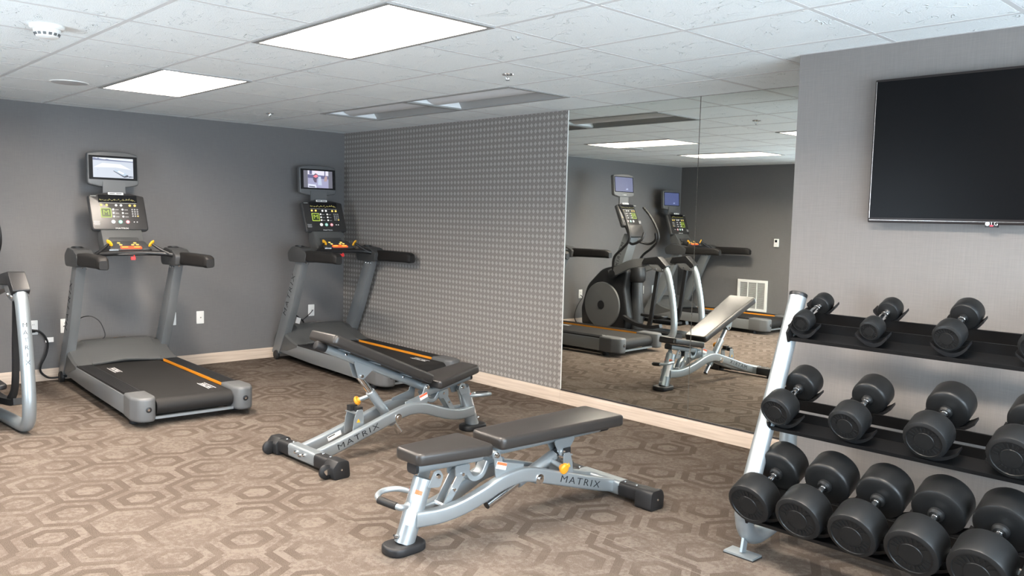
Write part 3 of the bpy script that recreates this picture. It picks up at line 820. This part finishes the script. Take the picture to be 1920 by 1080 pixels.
    bx('post_stem', (.30, 0, 1.50), (.03, .12, .30), DKGREY, t, bev=.004)
    return t
def flat(M, polys, parent, name='picture'):
    """flat print shown on a screen: coloured emissive pieces"""
    root = None
    for i, (pts, m) in enumerate(polys):
        b = MB(M @ Matrix.Translation((0, 0, .0012+.0003*i))); b.face([(a, c_, 0) for a, c_ in pts])
        o = b.build(name if root is None else 'picture_detail', m, root or parent)
        if root is None: root = o
    return root
def E(n, c, s=1.0): return emit('pic_'+n, c, s)
TM0 = make_treadmill()
TMS = [(TM0, -2.475, 'grey treadmill showing a bright beach picture on its small television', 'beach'),
       (None, -.455, 'grey treadmill in the far corner against the diamond-patterned wall', 'gym'),
       (None, -5.72, 'grey treadmill next to the wall vent, seen only in the mirror', 'blue')]
def add_tv(t, org, up, kind):
    tv, F = small_tv(t, org, up)
    G = F @ Matrix.Translation((0, .012, 0))
    if kind == 'beach':
        w, h = .165, .086
        hills = [(-w, h-.024), (-w, h-.004), (-.145, h-.004), (-.135, h-.009), (-.12, h-.002), (-.108, h-.010), (-.095, h-.012), (-.07, h-.014), (-.05, h-.010), (-.03, h-.015), (w, h-.022), (w, h-.030)]
        flat(G, [([(-w, -h), (w, -h), (w, h), (-w, h)], E('sand', (.60, .66, .76), .50)),
                 ([(-w, h-.02), (w, h-.02), (w, h), (-w, h)], E('pale_sky', (.80, .86, .95), .52)),
                 (hills, E('hills', (.10, .12, .20), .8)),
                 ([(-.16, .0), (.02, .005), (.15, -.01), (.06, .035), (-.09, .04)], E('bright_sand', (.85, .87, .88), .52)),
                 ([(-0.0025, -0.0260), (0.0137, -0.0135), (0.0888, -0.0410), (0.1225, -0.0610), (0.1225, -0.0735), (0.0888, -0.0810)], E('box_dark', (.03, .04, .07), .6)),
                 ([(0.0000, -0.0222), (0.0175, -0.0110), (0.0925, -0.0372), (0.1175, -0.0535), (0.0875, -0.0685)], E('box_face', (.32, .40, .48), .8)),
                 ([(0.0325, -0.0298), (0.0450, -0.0235), (0.0888, -0.0435), (0.0775, -0.0510)], E('box_plate', (.75, .8, .85), .9)),
                 ([(.118, -.072), (.135, -.066), (.165, -.070), (.165, -.074), (.13, -.078)], E('box_dark', (.03, .04, .07), .6)),
                 ([(-.135, -.02), (-.125, -.016), (-.122, -.022)], E('speck', (.3, .35, .45), .7))], tv)
    elif kind == 'gym':
        w, h = .118, .088
        flat(G, [([(-.165, -h), (.165, -h), (.165, h), (-.165, h)], E('screen_margin', (.16, .16, .20), .5)),
                 ([(-w, -h), (w, -h), (w, h), (-w, h)], E('violet_floor', (.42, .42, .62), 0.47)),
                 ([(-w, .02), (w, .02), (w, h), (-w, h)], E('pale_window', (.80, .78, .90), 0.52)),
                 ([(-w, .012), (w, .005), (w, .040), (-w, .048)], E('navy_band', (.10, .10, .20), .7)),
                 ([(-.10, .05), (-.07, .05), (-.07, h), (-.10, h)], E('dark_frame', (.12, .12, .22), .6)),
                 ([(.072, .03), (.084, .03), (.084, h), (.072, h)], E('dark_frame', (.12, .12, .22), .6)),
                 ([(-.045, -.03), (-.02, -.035), (-.015, .03), (-.005, .05), (-.03, .062), (-.055, .04), (-.06, .0)], E('figure_dark', (.09, .07, .11), .7)),
                 ([(-.06, .03), (-.03, .015), (.0, .03), (-.02, .05)], E('figure_red', (.62, .16, .20), .8)),
                 ([(-.03, .068), (-.01, .066), (-.008, .084), (-.028, .086)], E('figure_pink', (.85, .45, .50), .9)),
                 ([(.065, -.02), (.10, -.015), (.105, .03), (.085, .04), (.07, .02)], E('figure_brown', (.35, .25, .25), .7)),
                 ([(-.005, -.06), (.04, -.06), (.03, .03), (.0, .03)], E('pale_machine', (.62, .70, .88), 0.47)),
                 ([(-w, -h), (-.02, -h), (-.03, -.055), (-w, -.05)], E('pale_bench', (.75, .78, .95), 0.52)),
                 ([(-.108, -.080), (-.04, -.084), (-.04, -.074), (-.108, -.070)], E('dark_caption', (.06, .06, .10), .5))], tv)
    else:
        w, h = .185, .096
        flat(G, [([(-w, -h), (w, -h), (w, h), (-w, h)], E('violet_blue', (.11, .14, .36), .42)),
                 ([(-.07, -.06), (-.04, -.065), (-.045, -.02), (-.055, .03), (-.065, -.02)], E('blue_dark', (.08, .10, .25), .7)),
                 ([(-.08, -.07), (-.03, -.072), (-.04, -.055), (-.075, -.05)], E('blue_pale', (.35, .42, .70), .6))], tv)
    return tv
treads = []
for i, (t, yc, lab, kind) in enumerate(TMS):
    if t is None: t = copy_tree(TM0)
    t.location = (0.0, yc, 0); t.rotation_euler = (0, 0, -.040 if i < 2 else 0)
    treads.append((t, kind)); tag(t, lab, 'treadmill', 'treadmills along the back wall')
for t, kind in treads: add_tv(t, (.245, 0, 1.85), (-.06, 0, 1), kind)

# ------------------------------------------------------------------ elliptical trainer
def make_elliptical():
    t = empty('elliptical_trainer', (0, 0, 0))
    # flywheel shroud
    sh = rpoly([(.28, .06, .05), (1.05, .05, .08), (1.10, .22, .1), (1.02, .62, .2), (1.06, .86, .06), (.92, .93, .08), (.62, .86, .3), (.36, .62, .3), (.26, .30, .2)], .08, 6)
    MB().prism(sh, -.20, .20, bev=.05, seg=3).build('shroud', BLACK, t)
    for s in (-1, 1):
        o = MB().lathe([(0, 0), (.30, 0), (.312, .006), (.300, .022), (.10, .034), (0, .034)], (.66, s*.20, .37), (0, s, 0), 48).build('flywheel_cover', GREYP, t)
        MB().lathe([(0, 0), (.060, 0), (.058, .004), (0, .004)], (.66, s*.234, .37), (0, s, 0), 24).build('hub_cap', BLACK, o)
    MB().cyl((1.10, 0, .05), (1.08, 0, .86), .085, .075, 22, .01).build('rear_column', DKGREY, t)
    MB().lathe([(0, 0), (.09, 0), (.11, .03), (.115, .12), (.10, .20), (.06, .23), (0, .235)], (1.08, 0, .70), (0, 0, 1), 24).build('column_cap', BLACK, t)
    bx('base_beam', (1.0, 0, .04), (1.55, .16, .08), BLACK, t, bev=.015)
    bx('front_foot', (.30, 0, .025), (.12, .56, .05), BLACK, t, bev=.012)
    # mast and console
    MB().prism(rpoly([(.66, .80), (.84, .80), (1.02, 1.34), (.90, 1.34)], .02), -.085, .085, bev=.015).build('mast', STEELP, t)
    for s in (-1, 1):
        F = frame((.825, s*.0856, 1.02), (.32, 0, .95), (-.95, 0, .32)) if s < 0 else frame((.825, .0856, 1.02), (-.32, 0, -.95), (.95*-1, 0, .32))
    text('MATRIX', .07, frame((.835, .0860, 1.06), (-.31, 0, -.95), (-.95, 0, .31)), TEXTD, t, stretch=1.2, space=1.2)
    console(t, (.90, 0, 1.59), (-.42, 0, .90), w=.36, h=.33)
    lower = MB(frame((1.00, 0, 1.36), (0, 1, 0), (-.42, 0, .90))).plate(rpoly([(-.16, -.08), (.16, -.08), (.17, .10), (-.17, .10)], .03), .04, .01).build('lower_panel', CONS, t)
    for a in (-.05, 0, .05): disc(frame((1.045, a, 1.345), (0, 1, 0), (-.42, 0, .90)), .012, .003, YEL_BTN, 'button', lower, 12)
    bx('television_post', (.80, 0, 1.78), (.018, .18, .16), GREYP, t, bev=.004)
    # fixed hand loop
    MB().tube([(.98, -.10, 1.24), (1.12, -.17, 1.21), (1.24, -.15, 1.27), (1.26, -.12, 1.36)], .017, 10, smooth=6).build('fixed_handle', BLACK, t)
    MB().tube([(.98, .10, 1.24), (1.12, .17, 1.21), (1.24, .15, 1.27), (1.26, .12, 1.36)], .017, 10, smooth=6).build('fixed_handle', BLACK, t)
    for s in (-1, 1):
        y = s*.30
        # rocker beam, rubber shoulder, silver leg that curls forward on the floor
        beam = MB(); beam.tube([(.80, s*.22, .80), (1.00, s*.25, .88), (1.22, y, .955), (1.47, y, 1.00)], 1.0, prof=[(-.052, -.034), (.052, -.034), (.052, .034), (-.052, .034)], up=(0, 1, 0), smooth=5)
        beam.build('rocker_beam', GREYP, t)
        cp = rpoly([(1.40, .965, .02), (1.45, 1.045, .03), (1.66, 1.075, .04), (1.80, .955, .02), (1.745, .915, .02), (1.66, .985, .04)], .02, 4)
        MB().prism(cp, y-.052, y+.052, bev=.030, seg=4).build('rubber_shoulder', BLACK, t)
        pl = rpoly([(1.48, .985), (1.66, .985), (1.78, .93), (1.77, .885), (1.70, .88), (1.60, .90)], .015, 3)
        o = MB().prism(pl, y-.045, y+.045, bev=.004).build('pivot_bracket', GREYP, t)
        for bxx, bz in ((1.635, .918), (1.735, .912)):
            for q in (-1, 1): MB().lathe([(0, 0), (.013, 0), (.010, .008), (0, .008)], (bxx, y+q*.045, bz), (0, q, 0), 12).build('bolt', CHROME, o)
        leg = MB(); leg.tube([(1.755, y, .93), (1.80, y, .84), (1.865, y, .60), (1.905, y, .36), (1.915, y, .20), (1.885, y, .095), (1.80, y*.985, .050), (1.60, y*.93, .046), (1.30, y*.83, .048), (1.05, y*.70, .05)], .042, 16, smooth=6)
        o = leg.build('frame_leg', SILVER, t)
        for q in ((-1, 1)):
            # lettering runs down the outer face of the leg
            pass
        for i, ch in enumerate('MATRIX'):
            xx = 1.832+.0118*i; zz = .735-.048*i
            text(ch, .040, frame((xx+.0455, y-.006, zz), (.25, 1, 0), (-.16, 0, 1)), TEXTD, o, name='letter')
        # hanging pedal rod, pedal arm and pedal
        MB().tube([(1.645, y, .92), (1.60, y, .60), (1.555, y, .28), (1.50, y*.92, .16)], 1.0, prof=[(-.024, -.018), (.024, -.018), (.024, .018), (-.024, .018)], up=(0, 1, 0), smooth=4).build('pedal_rod', BLACK, t)
        MB().tube([(1.05, s*.23, .22+.03*s), (1.30, s*.24, .17), (1.56, y*.95, .17), (1.70, y*.95, .20)], 1.0, prof=[(-.022, -.03), (.022, -.03), (.022, .03), (-.022, .03)], up=(0, 1, 0), smooth=4).build('pedal_arm', BLACK, t)
        ped = rpoly([(1.32, -.075, .03), (1.68, -.075, .05), (1.70, .075, .05), (1.32, .075, .03)], .03, 4)
        MB(Matrix.Translation((0, s*.155, .235+.05*s))).plate(ped, .035, .010).build('pedal', BLACK, t)
        # moving arm with long curved grip
        MB().tube([(.86, s*.24, .80), (.91, s*.29, 1.02), (1.06, s*.31, 1.15), (1.165, s*.31, 1.26), (1.155, s*.30, 1.39), (1.06, s*.28, 1.56), (.94, s*.25, 1.70)], [.017, .016, .017], 12, smooth=8).build('moving_handle', BLACK, t)
        MB().cyl((.86, s*.20, .80), (.86, s*.275, .80), .055, n=20, bev=.008).build('pivot_hub', BLACK, t)
    return t
el = make_elliptical()
el.location = (.0, -3.87, 0)
tag(el, 'grey and black elliptical trainer with silver curved legs beside the treadmill', 'elliptical trainer')
add_tv(el, (.80, 0, 1.985), (-.10, 0, 1), 'blue')

# ------------------------------------------------------------------ adjustable benches (local x from foot post to wheels)
def make_bench(back_deg, seat_deg):
    t = empty('adjustable_bench', (0, 0, 0))
    MB().plate(rpoly([(-.105, -.075, .07), (.095, -.062, .06), (.095, .062, .06), (-.105, .075, .07)], .05, 6), .042, .012).build('foot_pad', RUBBER, t)
    post = MB().tube([(-.004, 0, .036), (.098, 0, .318)], .046, 22).build('post', SILVER, t)
    for s in (-1, 1): MB().lathe([(0, 0), (.011, 0), (.009, .016), (0, .017)], (-.045, s*.0, .075), (-1, 0, .35), 12).build('bolt', CHROME, post) if s > 0 else None
    # sticker wrapped on the side of the post
    for s in (-1, 1):
        ax = Vector((.102, 0, .282)).normalized()
        def arc(h0, h1, m, nm, rr=.0466):
            b = MB(); g = []
            nv = ax.cross(Vector((0, 1, 0))).normalized()
            if nv.x > 0: nv = -nv
            for k in range(6):
                a = R(28+42*k/5)*s
                d = nv*math.cos(a)+Vector((0, 1, 0))*math.sin(a)
                g.append([Vector((-.004, 0, .036))+ax*h0+d*rr, Vector((-.004, 0, .036))+ax*h1+d*rr])
            b.rings(g, cap=False, closed=False); b.build(nm, m, post)
        arc(.085, .225, STICK, 'warning_sticker'); arc(.225, .245, STICKR, 'sticker_band')
    # carry handle
    hd = MB().tube([(.055, .03, .255), (.01, .085, .262), (-.055, .098, .262), (-.10, .075, .255), (-.115, .035, .25)], .013, 10, smooth=5).build('carry_handle', SILVER, t)
    MB().cyl((-.117, .04, .25), (-.085, -.055, .238), .0175, n=14, bev=.004).build('grip', FOAM, hd)
    MB().tube([(-.085, -.052, .238), (-.075, -.068, .235), (-.045, -.062, .228), (-.015, -.035, .225)], .014, 10, smooth=3).build('handle_end', SILVER, hd)
    # twin beams
    bp = [(.03, .148), (.16, .145), (.28, .165), (.40, .203), (.50, .238), (.60, .252), (.68, .245), (.80, .212), (.98, .158), (1.15, .107), (1.315, .064)]
    wl = [.034, .050, .066, .078, .084, .086, .086, .086, .086, .086, .086]
    for s in (-1, 1):
        b = MB(); prof = rpoly([(-.036, -.0225), (.036, -.0225), (.036, .0225), (-.036, .0225)], .011, 3)
        b.tube([(x, s*w, z) for (x, z), w in zip(bp, wl)], 1.0, prof=prof, up=(0, 1, 0), smooth=4)
        beam = b.build('beam', SILVER, t)
        th = math.atan2(-.306, 1.0)
        ctr = (1.035, s*.1092, .141)
        F = frame(ctr, (-math.cos(th), 0, -math.sin(th)), (0-math.sin(th), 0, math.cos(th))) if s > 0 else frame(ctr, (math.cos(th), 0, math.sin(th)), (-math.sin(th), 0, math.cos(th)))
        text('MATRIX', .052, F, TEXTD, beam, stretch=1.45, space=1.25)
        if s < 0:
            F = frame((1.10, -.0628, .122), (-math.cos(th), 0, -math.sin(th)), (-math.sin(th), 0, math.cos(th)))
            lb = MB(F).box((0, 0, 0), (.10, .030, .001)).build('rating_label', STICK, beam)
            MB(F @ Matrix.Translation((-.02, .009, .0008))).box((0, 0, 0), (.05, .006, .001)).build('label_print', TEXTD, lb)
        MB().lathe([(0, 0), (.026, 0), (.026, .005), (.015, .006), (.013, .014), (0, .015)], (.735, s*.1085, .215), (0, s, 0), 18).build('pivot_bolt', CHROME, beam)
        # hinge bracket plates
        hp = rpoly([(.455, .395, .018), (.490, .395, .018), (.515, .335, .01), (.655, .300, .01), (.655, .262, .0), (.475, .235, .0)], .012, 4)
        br = MB().prism(hp, min(s*.070, s*.077), max(s*.070, s*.077), bev=.0015, seg=1).build('hinge_bracket', SILVER, t)
        MB().lathe([(0, 0), (.016, 0), (.012, .010), (0, .011)], (.474, s*.077, .374), (0, s, 0), 14).build('bolt', CHROME, br)
        sx = s
        F = frame((.498, s*.0775, .318), (-.93*s, 0, .36*s), (.36, 0, .93))
        F = frame((.505, s*.0775, .318), (.93*-s, 0, .30*s), (.30, 0, .93))
        MB(F).box((0, 0, 0), (.066, .034, .0012)).build('warning_sticker', STICK, br); MB(F).box((0, .009, .0006), (.064, .014, .0012)).build('sticker_band', STICKR, br)
        # seat ears on the post
        ep = rpoly([(.085, .285, .005), (.155, .275, .02), (.175, .325, .03), (.150, .362, .02), (.120, .352, .02)], .015, 4)
        er = MB().prism(ep, min(s*.046, s*.053), max(s*.046, s*.053), bev=.001, seg=1).build('seat_ear', SILVER, t)
        MB().lathe([(0, 0), (.014, 0), (.010, .009), (0, .010)], (.142, s*.053, .330), (0, s, 0), 14).build('bolt', CHROME, er)
        # adjuster saddle for the strut
        ap = rpoly([(.955, .15), (1.045, .125), (1.03, .235), (1.01, .292), (.965, .292)], .012, 3)
        ad = MB().prism(ap, min(s*.046, s*.052), max(s*.046, s*.052), bev=.001, seg=1).build('strut_saddle', SILVER, t)
        MB(frame((1.0, s*.0525, .225), (-s, 0, 0), (0, 0, 1))).plate(rpoly([(-.013, -.011), (.013, -.011), (0, .013)], .002), .0008).build('yellow_sticker', YELLOW, ad)
        # crossbar sleeves, end blocks, wheels
        sl = MB().tube([(1.335, s*.145, .060), (1.335, s*.275, .060)], 1.0, prof=rpoly([(-.040, -.040), (.040, -.040), (.040, .040), (-.040, .040)], .022, 4), up=(0, 0, 1)).build('rubber_sleeve', RUBBER, t)
        for k in (.17, .25): MB().lathe([(0, 0), (.008, 0), (.006, .005), (0, .005)], (1.325, s*k, .099), (0, 0, 1), 10).build('bolt', CHROME, sl)
        eb = MB(frame((1.335, s*.275, .0), (1, 0, 0), (0, s*1.0, 0))) ; eb = MB().prism(rpoly([(1.275, .0, .02), (1.385, .0, .02), (1.39, .07, .02), (1.36, .105, .02), (1.285, .105, .025)], .02, 4), min(s*.275, s*.385), max(s*.275, s*.385), bev=.012).build('end_block', RUBBER, t)
        MB().lathe([(0, 0), (.007, 0), (.006, .004), (0, .005)], (1.335, s*.384, .055), (0, s, 0), 12).build('bolt', CHROME, eb)
        MB().lathe([(0, -.014), (.034, -.014), (.042, -.008), (.042, .008), (.034, .014), (0, .014)], (1.405, s*.330, .044), (0, 1, 0), 22).build('wheel', RUBBER, t)
        MB().prism(rpoly([(1.36, .03), (1.415, .03), (1.43, .055), (1.36, .08)], .008), min(s*.346, s*.35), max(s*.346, s*.35)).build('wheel_bracket', CHROME, t)
    bar = MB().tube([(1.335, -.15, .062), (1.335, .15, .062)], 1.0, prof=rpoly([(-.040, -.040), (.040, -.040), (.040, .040), (-.040, .040)], .020, 4), up=(0, 0, 1)).build('crossbar', SILVER, t)
    for k in (-.045, .0, .045): MB().lathe([(0, 0), (.011, 0), (.009, .016), (0, .017)], (1.374, k, .072-.012*(k == 0)), (1, 0, .2), 12).build('bolt', CHROME, bar)
    MB().cyl((.735, -.085, .205), (.735, .085, .205), .020, n=14).build('pivot_tube', SILVER, t)
    pb = bx('bumper', (1.0, -.020, .297), (.05, .04, .035), RUBBER, t, bev=.004); bx('bumper', (.985, .030, .290), (.04, .035, .035), RUBBER, t, bev=.004)
    bx('saddle_bridge', (1.0, 0, .275), (.06, .10, .006), SILVER, t)
    # seat
    sr = Matrix.Translation((.142, 0, .335)) @ Matrix.Rotation(R(seat_deg), 4, 'Y') @ Matrix.Translation((-.142, 0, -.335))
    o = MB(sr).tube([(.045, 0, .375), (.425, 0, .372)], 1.0, prof=rpoly([(-.034, -.024), (.034, -.024), (.034, .024), (-.034, .024)], .018, 4), up=(0, 0, 1)).build('seat_frame', SILVER, t)
    MB(sr).tube([(.030, 0, .375), (.046, 0, .375)], 1.0, prof=rpoly([(-.036, -.026), (.036, -.026), (.036, .026), (-.036, .026)], .02, 4), up=(0, 0, 1)).build('end_plug', RUBBER, o)
    sp = rpoly([(.0, -.095, .035), (.405, -.143, .03), (.405, .143, .03), (.0, .095, .035)], .03, 5)
    MB(sr @ Matrix.Translation((0, 0, .402))).plate(sp, .058, .016, 4).build('seat_pad', VINYL, t)
    # seat linkage
    MB(sr).prism(rpoly([(.26, .300), (.34, .300), (.345, .352), (.255, .352)], .012), -.035, -.029).build('link_plate', SILVER, t)
    MB(sr).prism(rpoly([(.26, .300), (.34, .300), (.345, .352), (.255, .352)], .012), .029, .035).build('link_plate', SILVER, t)
    for s in (-1, 1):
        k = MB().prism(rpoly([(.18, .165, .015), (.212, .150, .015), (.318, .300, .015), (.285, .325, .015)], .012, 3), min(s*.026, s*.032), max(s*.026, s*.032)).build('link_arm', SILVER, t)
        for (x, z) in ((.200, .170), (.300, .305), (.25, .24)):
            MB().lathe([(0, 0), (.010, 0), (.008, .010), (0, .011)], (x, s*.032, z), (0, s, 0), 12).build('bolt', CHROME, k)
    MB().cyl((.20, -.06, .170), (.20, .06, .170), .014, n=12).build('link_pin', CHROME, t)
    MB().tube([(.33, 0, .315), (.37, 0, .268), (.425, 0, .275), (.462, 0, .335)], 1.0, prof=rpoly([(-.014, -.03), (.014, -.03), (.014, .03), (-.014, .03)], .006), up=(0, 1, 0), smooth=5).build('curved_link', SILVER, t)
    # back rest, hinged at (.474, .374)
    br = Matrix.Translation((.474, 0, .374)) @ Matrix.Rotation(-R(back_deg), 4, 'Y')
    o = MB(br).tube([(.0, 0, .0), (.83, 0, .0)], .0265, 16).build('back_frame', SILVER, t)
    MB(br).cyl((.80, 0, 0), (.875, 0, 0), .0275, n=16, bev=.006).build('end_plug', RUBBER, o)
    for k in (.18, .66): MB(br).lathe([(0, 0), (.009, 0), (.007, .006), (0, .006)], (k, .024, .01), (0, 1, .4), 10).build('bolt', CHROME, o); MB(br).lathe([(0, 0), (.009, 0), (.007, .006), (0, .006)], (k, -.024, .01), (0, -1, .4), 10).build('bolt', CHROME, o)
    for k in (.18, .45, .70): MB(br).box((k, 0, .024), (.05, .16, .006)).build('pad_plate', SILVER, o)
    bpad = rpoly([(-.005, -.118, .035), (.855, -.150, .03), (.855, .150, .03), (-.005, .118, .035)], .03, 5)
    MB(br @ Matrix.Translation((0, 0, .029))).plate(bpad, .062, .017, 4).build('back_pad', VINYL, t)
    MB().cyl((.474, -.072, .374), (.474, .072, .374), .022, n=14).build('hinge_tube', SILVER, t)
    # telescoping strut from the beams to the back frame
    top = br @ Vector((.50, 0, -.082)); piv = Vector((.735, 0, .202))
    d = (top-piv).normalized(); L = (top-piv).length
    lowv = piv-d*(.15 if back_deg > 10 else .27)
    sleeve = MB().cyl(piv-d*.06, piv+d*min(.235, L-.04), .030, n=20, bev=.003).build('strut_sleeve', SILVER, t)
    MB().cyl(lowv, top, .0215, n=18).build('strut_rod', CHROME, t)
    MB().cyl(lowv-d*.003, lowv+d*.001, .0205, n=16).build('strut_end', BLACK, sleeve)
    for s in (-1, 1):
        b = MB(br).prism(rpoly([(.43, -.008), (.60, -.008), (.52, -.098), (.48, -.098)], .015, 3), min(s*.027, s*.033), max(s*.027, s*.033)).build('strut_bracket', SILVER, t)
        MB(br).lathe([(0, 0), (.013, 0), (.010, .009), (0, .010)], (.50, s*.033, -.080), (0, s, 0), 14).build('bolt', CHROME, b)
    kp = piv+d*min(.205, L-.08)
    kd = Vector((.72, -.55, .10)); kd = (kd-d*kd.dot(d)).normalized()
    kn = MB().cyl(kp+kd*.02, kp+kd*.095, .0135, n=12).build('pull_pin', SILVER, t)
    MB().lathe([(.010, 0), (.016, .004), (.018, .012), (.028, .018), (.031, .028), (.026, .037), (0, .040)], kp+kd*.085, kd, 20).build('pull_knob', ORANGE, kn)
    return t
b1 = make_bench(23.5, 9.5)
b1.location = (3.555, -1.145, 0); b1.rotation_euler = (0, 0, R(-90)+R(1.0))
tag(b1, 'silver adjustable bench with its charcoal back pad raised, nearer the treadmills', 'weight bench', 'adjustable benches')
b2 = make_bench(0.0, 1.0)
b2.location = (5.022, -2.800, 0); b2.rotation_euler = (0, 0, R(90)-R(1.3))
tag(b2, 'silver adjustable bench lying flat in the foreground', 'weight bench', 'adjustable benches')

# ------------------------------------------------------------------ dumbbell rack and dumbbells
RX0, RX1 = 6.05, 7.62
rack = empty('dumbbell_rack', (RX0, -1.45, 0))
tag(rack, 'three-tier dumbbell rack with silver slanted posts and black shelves', 'rack')
RO = Vector((RX0, -1.45, 0))
TIL = R(22); DV = Vector((0, math.cos(TIL), math.sin(TIL))); NV = Vector((0, -math.sin(TIL), math.cos(TIL)))
SHELF = [(-1.385, .972), (-1.520, .570), (-1.680, .172)]
for x in (RX0, RX1):
    q = lambda y, z: Vector((x, y, z))-RO
    MB().tube([q(-1.262, 1.168), q(-1.47, .655), q(-1.640, .250), q(-1.652, .175), q(-1.625, .110), q(-1.56, .072), q(-1.46, .075), q(-1.36, .10), q(-1.30, .16), q(-1.285, .25), q(-1.285, .62)], .041, 20, smooth=5).build('post', SILVER, rack)
    MB().cyl(q(-1.262, 1.168), q(-1.255, 1.186), .0425, n=20, bev=.004).build('post_cap', BLACK, rack)
    MB().tube([q(-1.650, .014), q(-1.632, .10)], 1.0, prof=[(-.006, -.018), (.006, -.018), (.006, .018), (-.006, .018)], up=(0, 1, 0)).build('foot_leg', SILVER, rack)
    ft = MB().box(q(-1.652, .009), (.150, .078, .008), bev=.002).build('foot_plate', SILVER, rack)
    MB().box(q(-1.652, .0025), (.154, .082, .005)).build('foot_rubber', RUBBER, ft)
MB().tube([Vector((RX0, -1.285, .14))-RO, Vector((RX1, -1.285, .14))-RO], .022, 14).build('rear_crossbar', SILVER, rack)
for si, (y0, z0) in enumerate(SHELF):
    S0 = Vector((0, y0, z0))
    def sp(x, s, n): return S0+Vector((x, 0, 0))+DV*s+NV*n-RO
    xa, xb = RX0+.030, RX1-.030
    def rail(name, poly):
        b = MB(); b.rings([[sp(x, s, n) for s, n in poly] for x in (xa, xb)]); b.build(name, BLKMET, rack)
    rail('front_rail', [(0, 0), (.105, 0), (.105, .052), (.100, .052), (.100, .005), (.005, .005), (.005, .018), (0, .018)])
    rail('rear_rail', [(.205, -.006), (.275, -.006), (.275, .0), (.211, .0), (.211, .050), (.205, .050)])
    for x, s in ((xa, -1), (xb, 1)):
        o = MB(); pl = [(-.005, -.005), (.285, -.005), (.285, .050), (.20, .075), (.06, .075), (-.005, .045)]
        o.rings([[sp(x+k, a, b_) for a, b_ in pl] for k in (-.005, .005)])
        o = o.build('end_bracket', BLKMET, rack)
        MB().lathe([(0, 0), (.013, 0), (.010, .009), (0, .010)], sp(x+(.005 if s < 0 else -.005), .045, .030), (-s, 0, 0), 14).build('bolt', CHROME, o)
        bx('mounting_lug', sp(x-s*-.0+s*.012, .09, .03), (.03, .05, .05), BLKMET, o, bev=.004)
def saddle(si, x, r):
    S0 = Vector((0, *SHELF[si]))
    for s0, nm in ((.020, 'saddle'), (.212, 'saddle')):
        b = MB(); half = max(.055, r*.95)
        zt = .030+(.0 if s0 < .1 else .022)
        arc = []
        for k in range(11):
            a = -1+2*k/10; arc.append((a*half*1.25, zt+.040*abs(a)**2.2))
        low = [(a, z-.012-.010*(1-abs(a)/half/1.25)) for a, z in reversed(arc)]
        pl = arc+low
        b.rings([[S0+Vector((x+a, 0, 0))+DV*(s0+w)+NV*n-RO for a, n in pl] for w in (0, .050)])
        b.build(nm, RUBBER, rack)
def dumbbell(x, si, r, hl, L, label):
    """r head radius, hl head thickness, L overall length"""
    zt = .030+.012
    base = Vector((x, *SHELF[si]))
    mid = base+DV*.142+NV*(zt+r+.002)
    e = empty('dumbbell', mid); tag(e, label, 'dumbbell', 'black round-head dumbbells on the rack')
    ax = DV
    for s in (-1, 1):
        o0 = ax*(s*(L/2-hl))
        rd = min(.014, hl*.2)
        pf = [(0, 0), (r*.62, 0), (r*.90, .003), (r*.97, .008), (r, .018), (r, hl-rd), (r-.25*rd, hl-.35*rd), (r-rd, hl), (r*.80, hl+.0005), (r*.78, hl-.0035), (r*.44, hl-.0035), (r*.42, hl-.001), (0, hl-.001)]
        h = MB().lathe(pf, o0, ax*s, 36).build('head', URETH, e)
        em = MB(); ax2 = ax*s; sx = Vector((1, 0, 0)); sy = ax2.cross(sx)
        for k in range(22):
            if k % 11 in (0, 1): continue
            a = 2*math.pi*k/22; dr = sx*math.cos(a)+sy*math.sin(a); tn = sx*-math.sin(a)+sy*math.cos(a)
            c0 = o0+ax2*(hl-.0028)+dr*(r*.61)
            q = [c0+dr*(u_*r*.11)+tn*(v_*r*.045) for u_, v_ in ((-1, -1), (1, -.6), (1, .6), (-1, 1))]
            em.rings([q, [p+ax2*.0022 for p in q]])
        tag(em.build('embossed_ring', URETH, h), kind='stuff')
        MB().lathe([(r*.30, 0), (r*.30, -.012), (r*.22, -.020), (0, -.020)], o0, ax*s, 20).build('collar', CHROME if r < .06 else URETH, h)
    hh = L/2-hl
    MB().lathe([(.0135, -hh), (.0135, -hh*.75), (.0145, -hh*.7), (.0165, -hh*.3), (.0172, 0), (.0165, hh*.3), (.0145, hh*.7), (.0135, hh*.75), (.0135, hh)], (0, 0, 0), ax, 18).build('handle', CHROME, e)
    for s in (-1, 1):
        MB().lathe([(.0138, 0), (.0165, .001), (.0165, .006), (.0138, .007)], ax*(s*hh*.62)-ax*.0035, ax, 18).build('handle_ring', CHROME, e)
    saddle(si, x, r)
rows = [(0, [6.145, 6.463, 6.780, 7.095, 7.41], [.046, .048, .060, .062, .065], [.072, .075, .085, .09, .09], [.262, .268, .285, .29, .29]),
        (1, [6.139, 6.461, 6.784, 7.090, 7.40], [.074, .077, .086, .089, .092], [.105, .108, .112, .115, .115], [.335, .340, .352, .358, .36]),
        (2, [6.138, 6.370, 6.600, 6.830, 7.060, 7.290], [.099, .102, .101, .104, .106, .106], [.125, .130, .132, .135, .138, .14], [.385, .392, .396, .402, .408, .41])]
order = ['first', 'second', 'third', 'fourth', 'fifth', 'sixth']
nm = ['top', 'middle', 'bottom']
for si, X, RR, HL, LEN in rows:
    for i, x in enumerate(X):
        lab = 'black round dumbbell on the %s shelf, %s from the left post' % (nm[si], order[i])
        if si == 0 and i == 0: lab = 'smallest black dumbbell, first from the left post on the top shelf'
        dumbbell(x, si, RR[i], HL[i], LEN[i], lab)
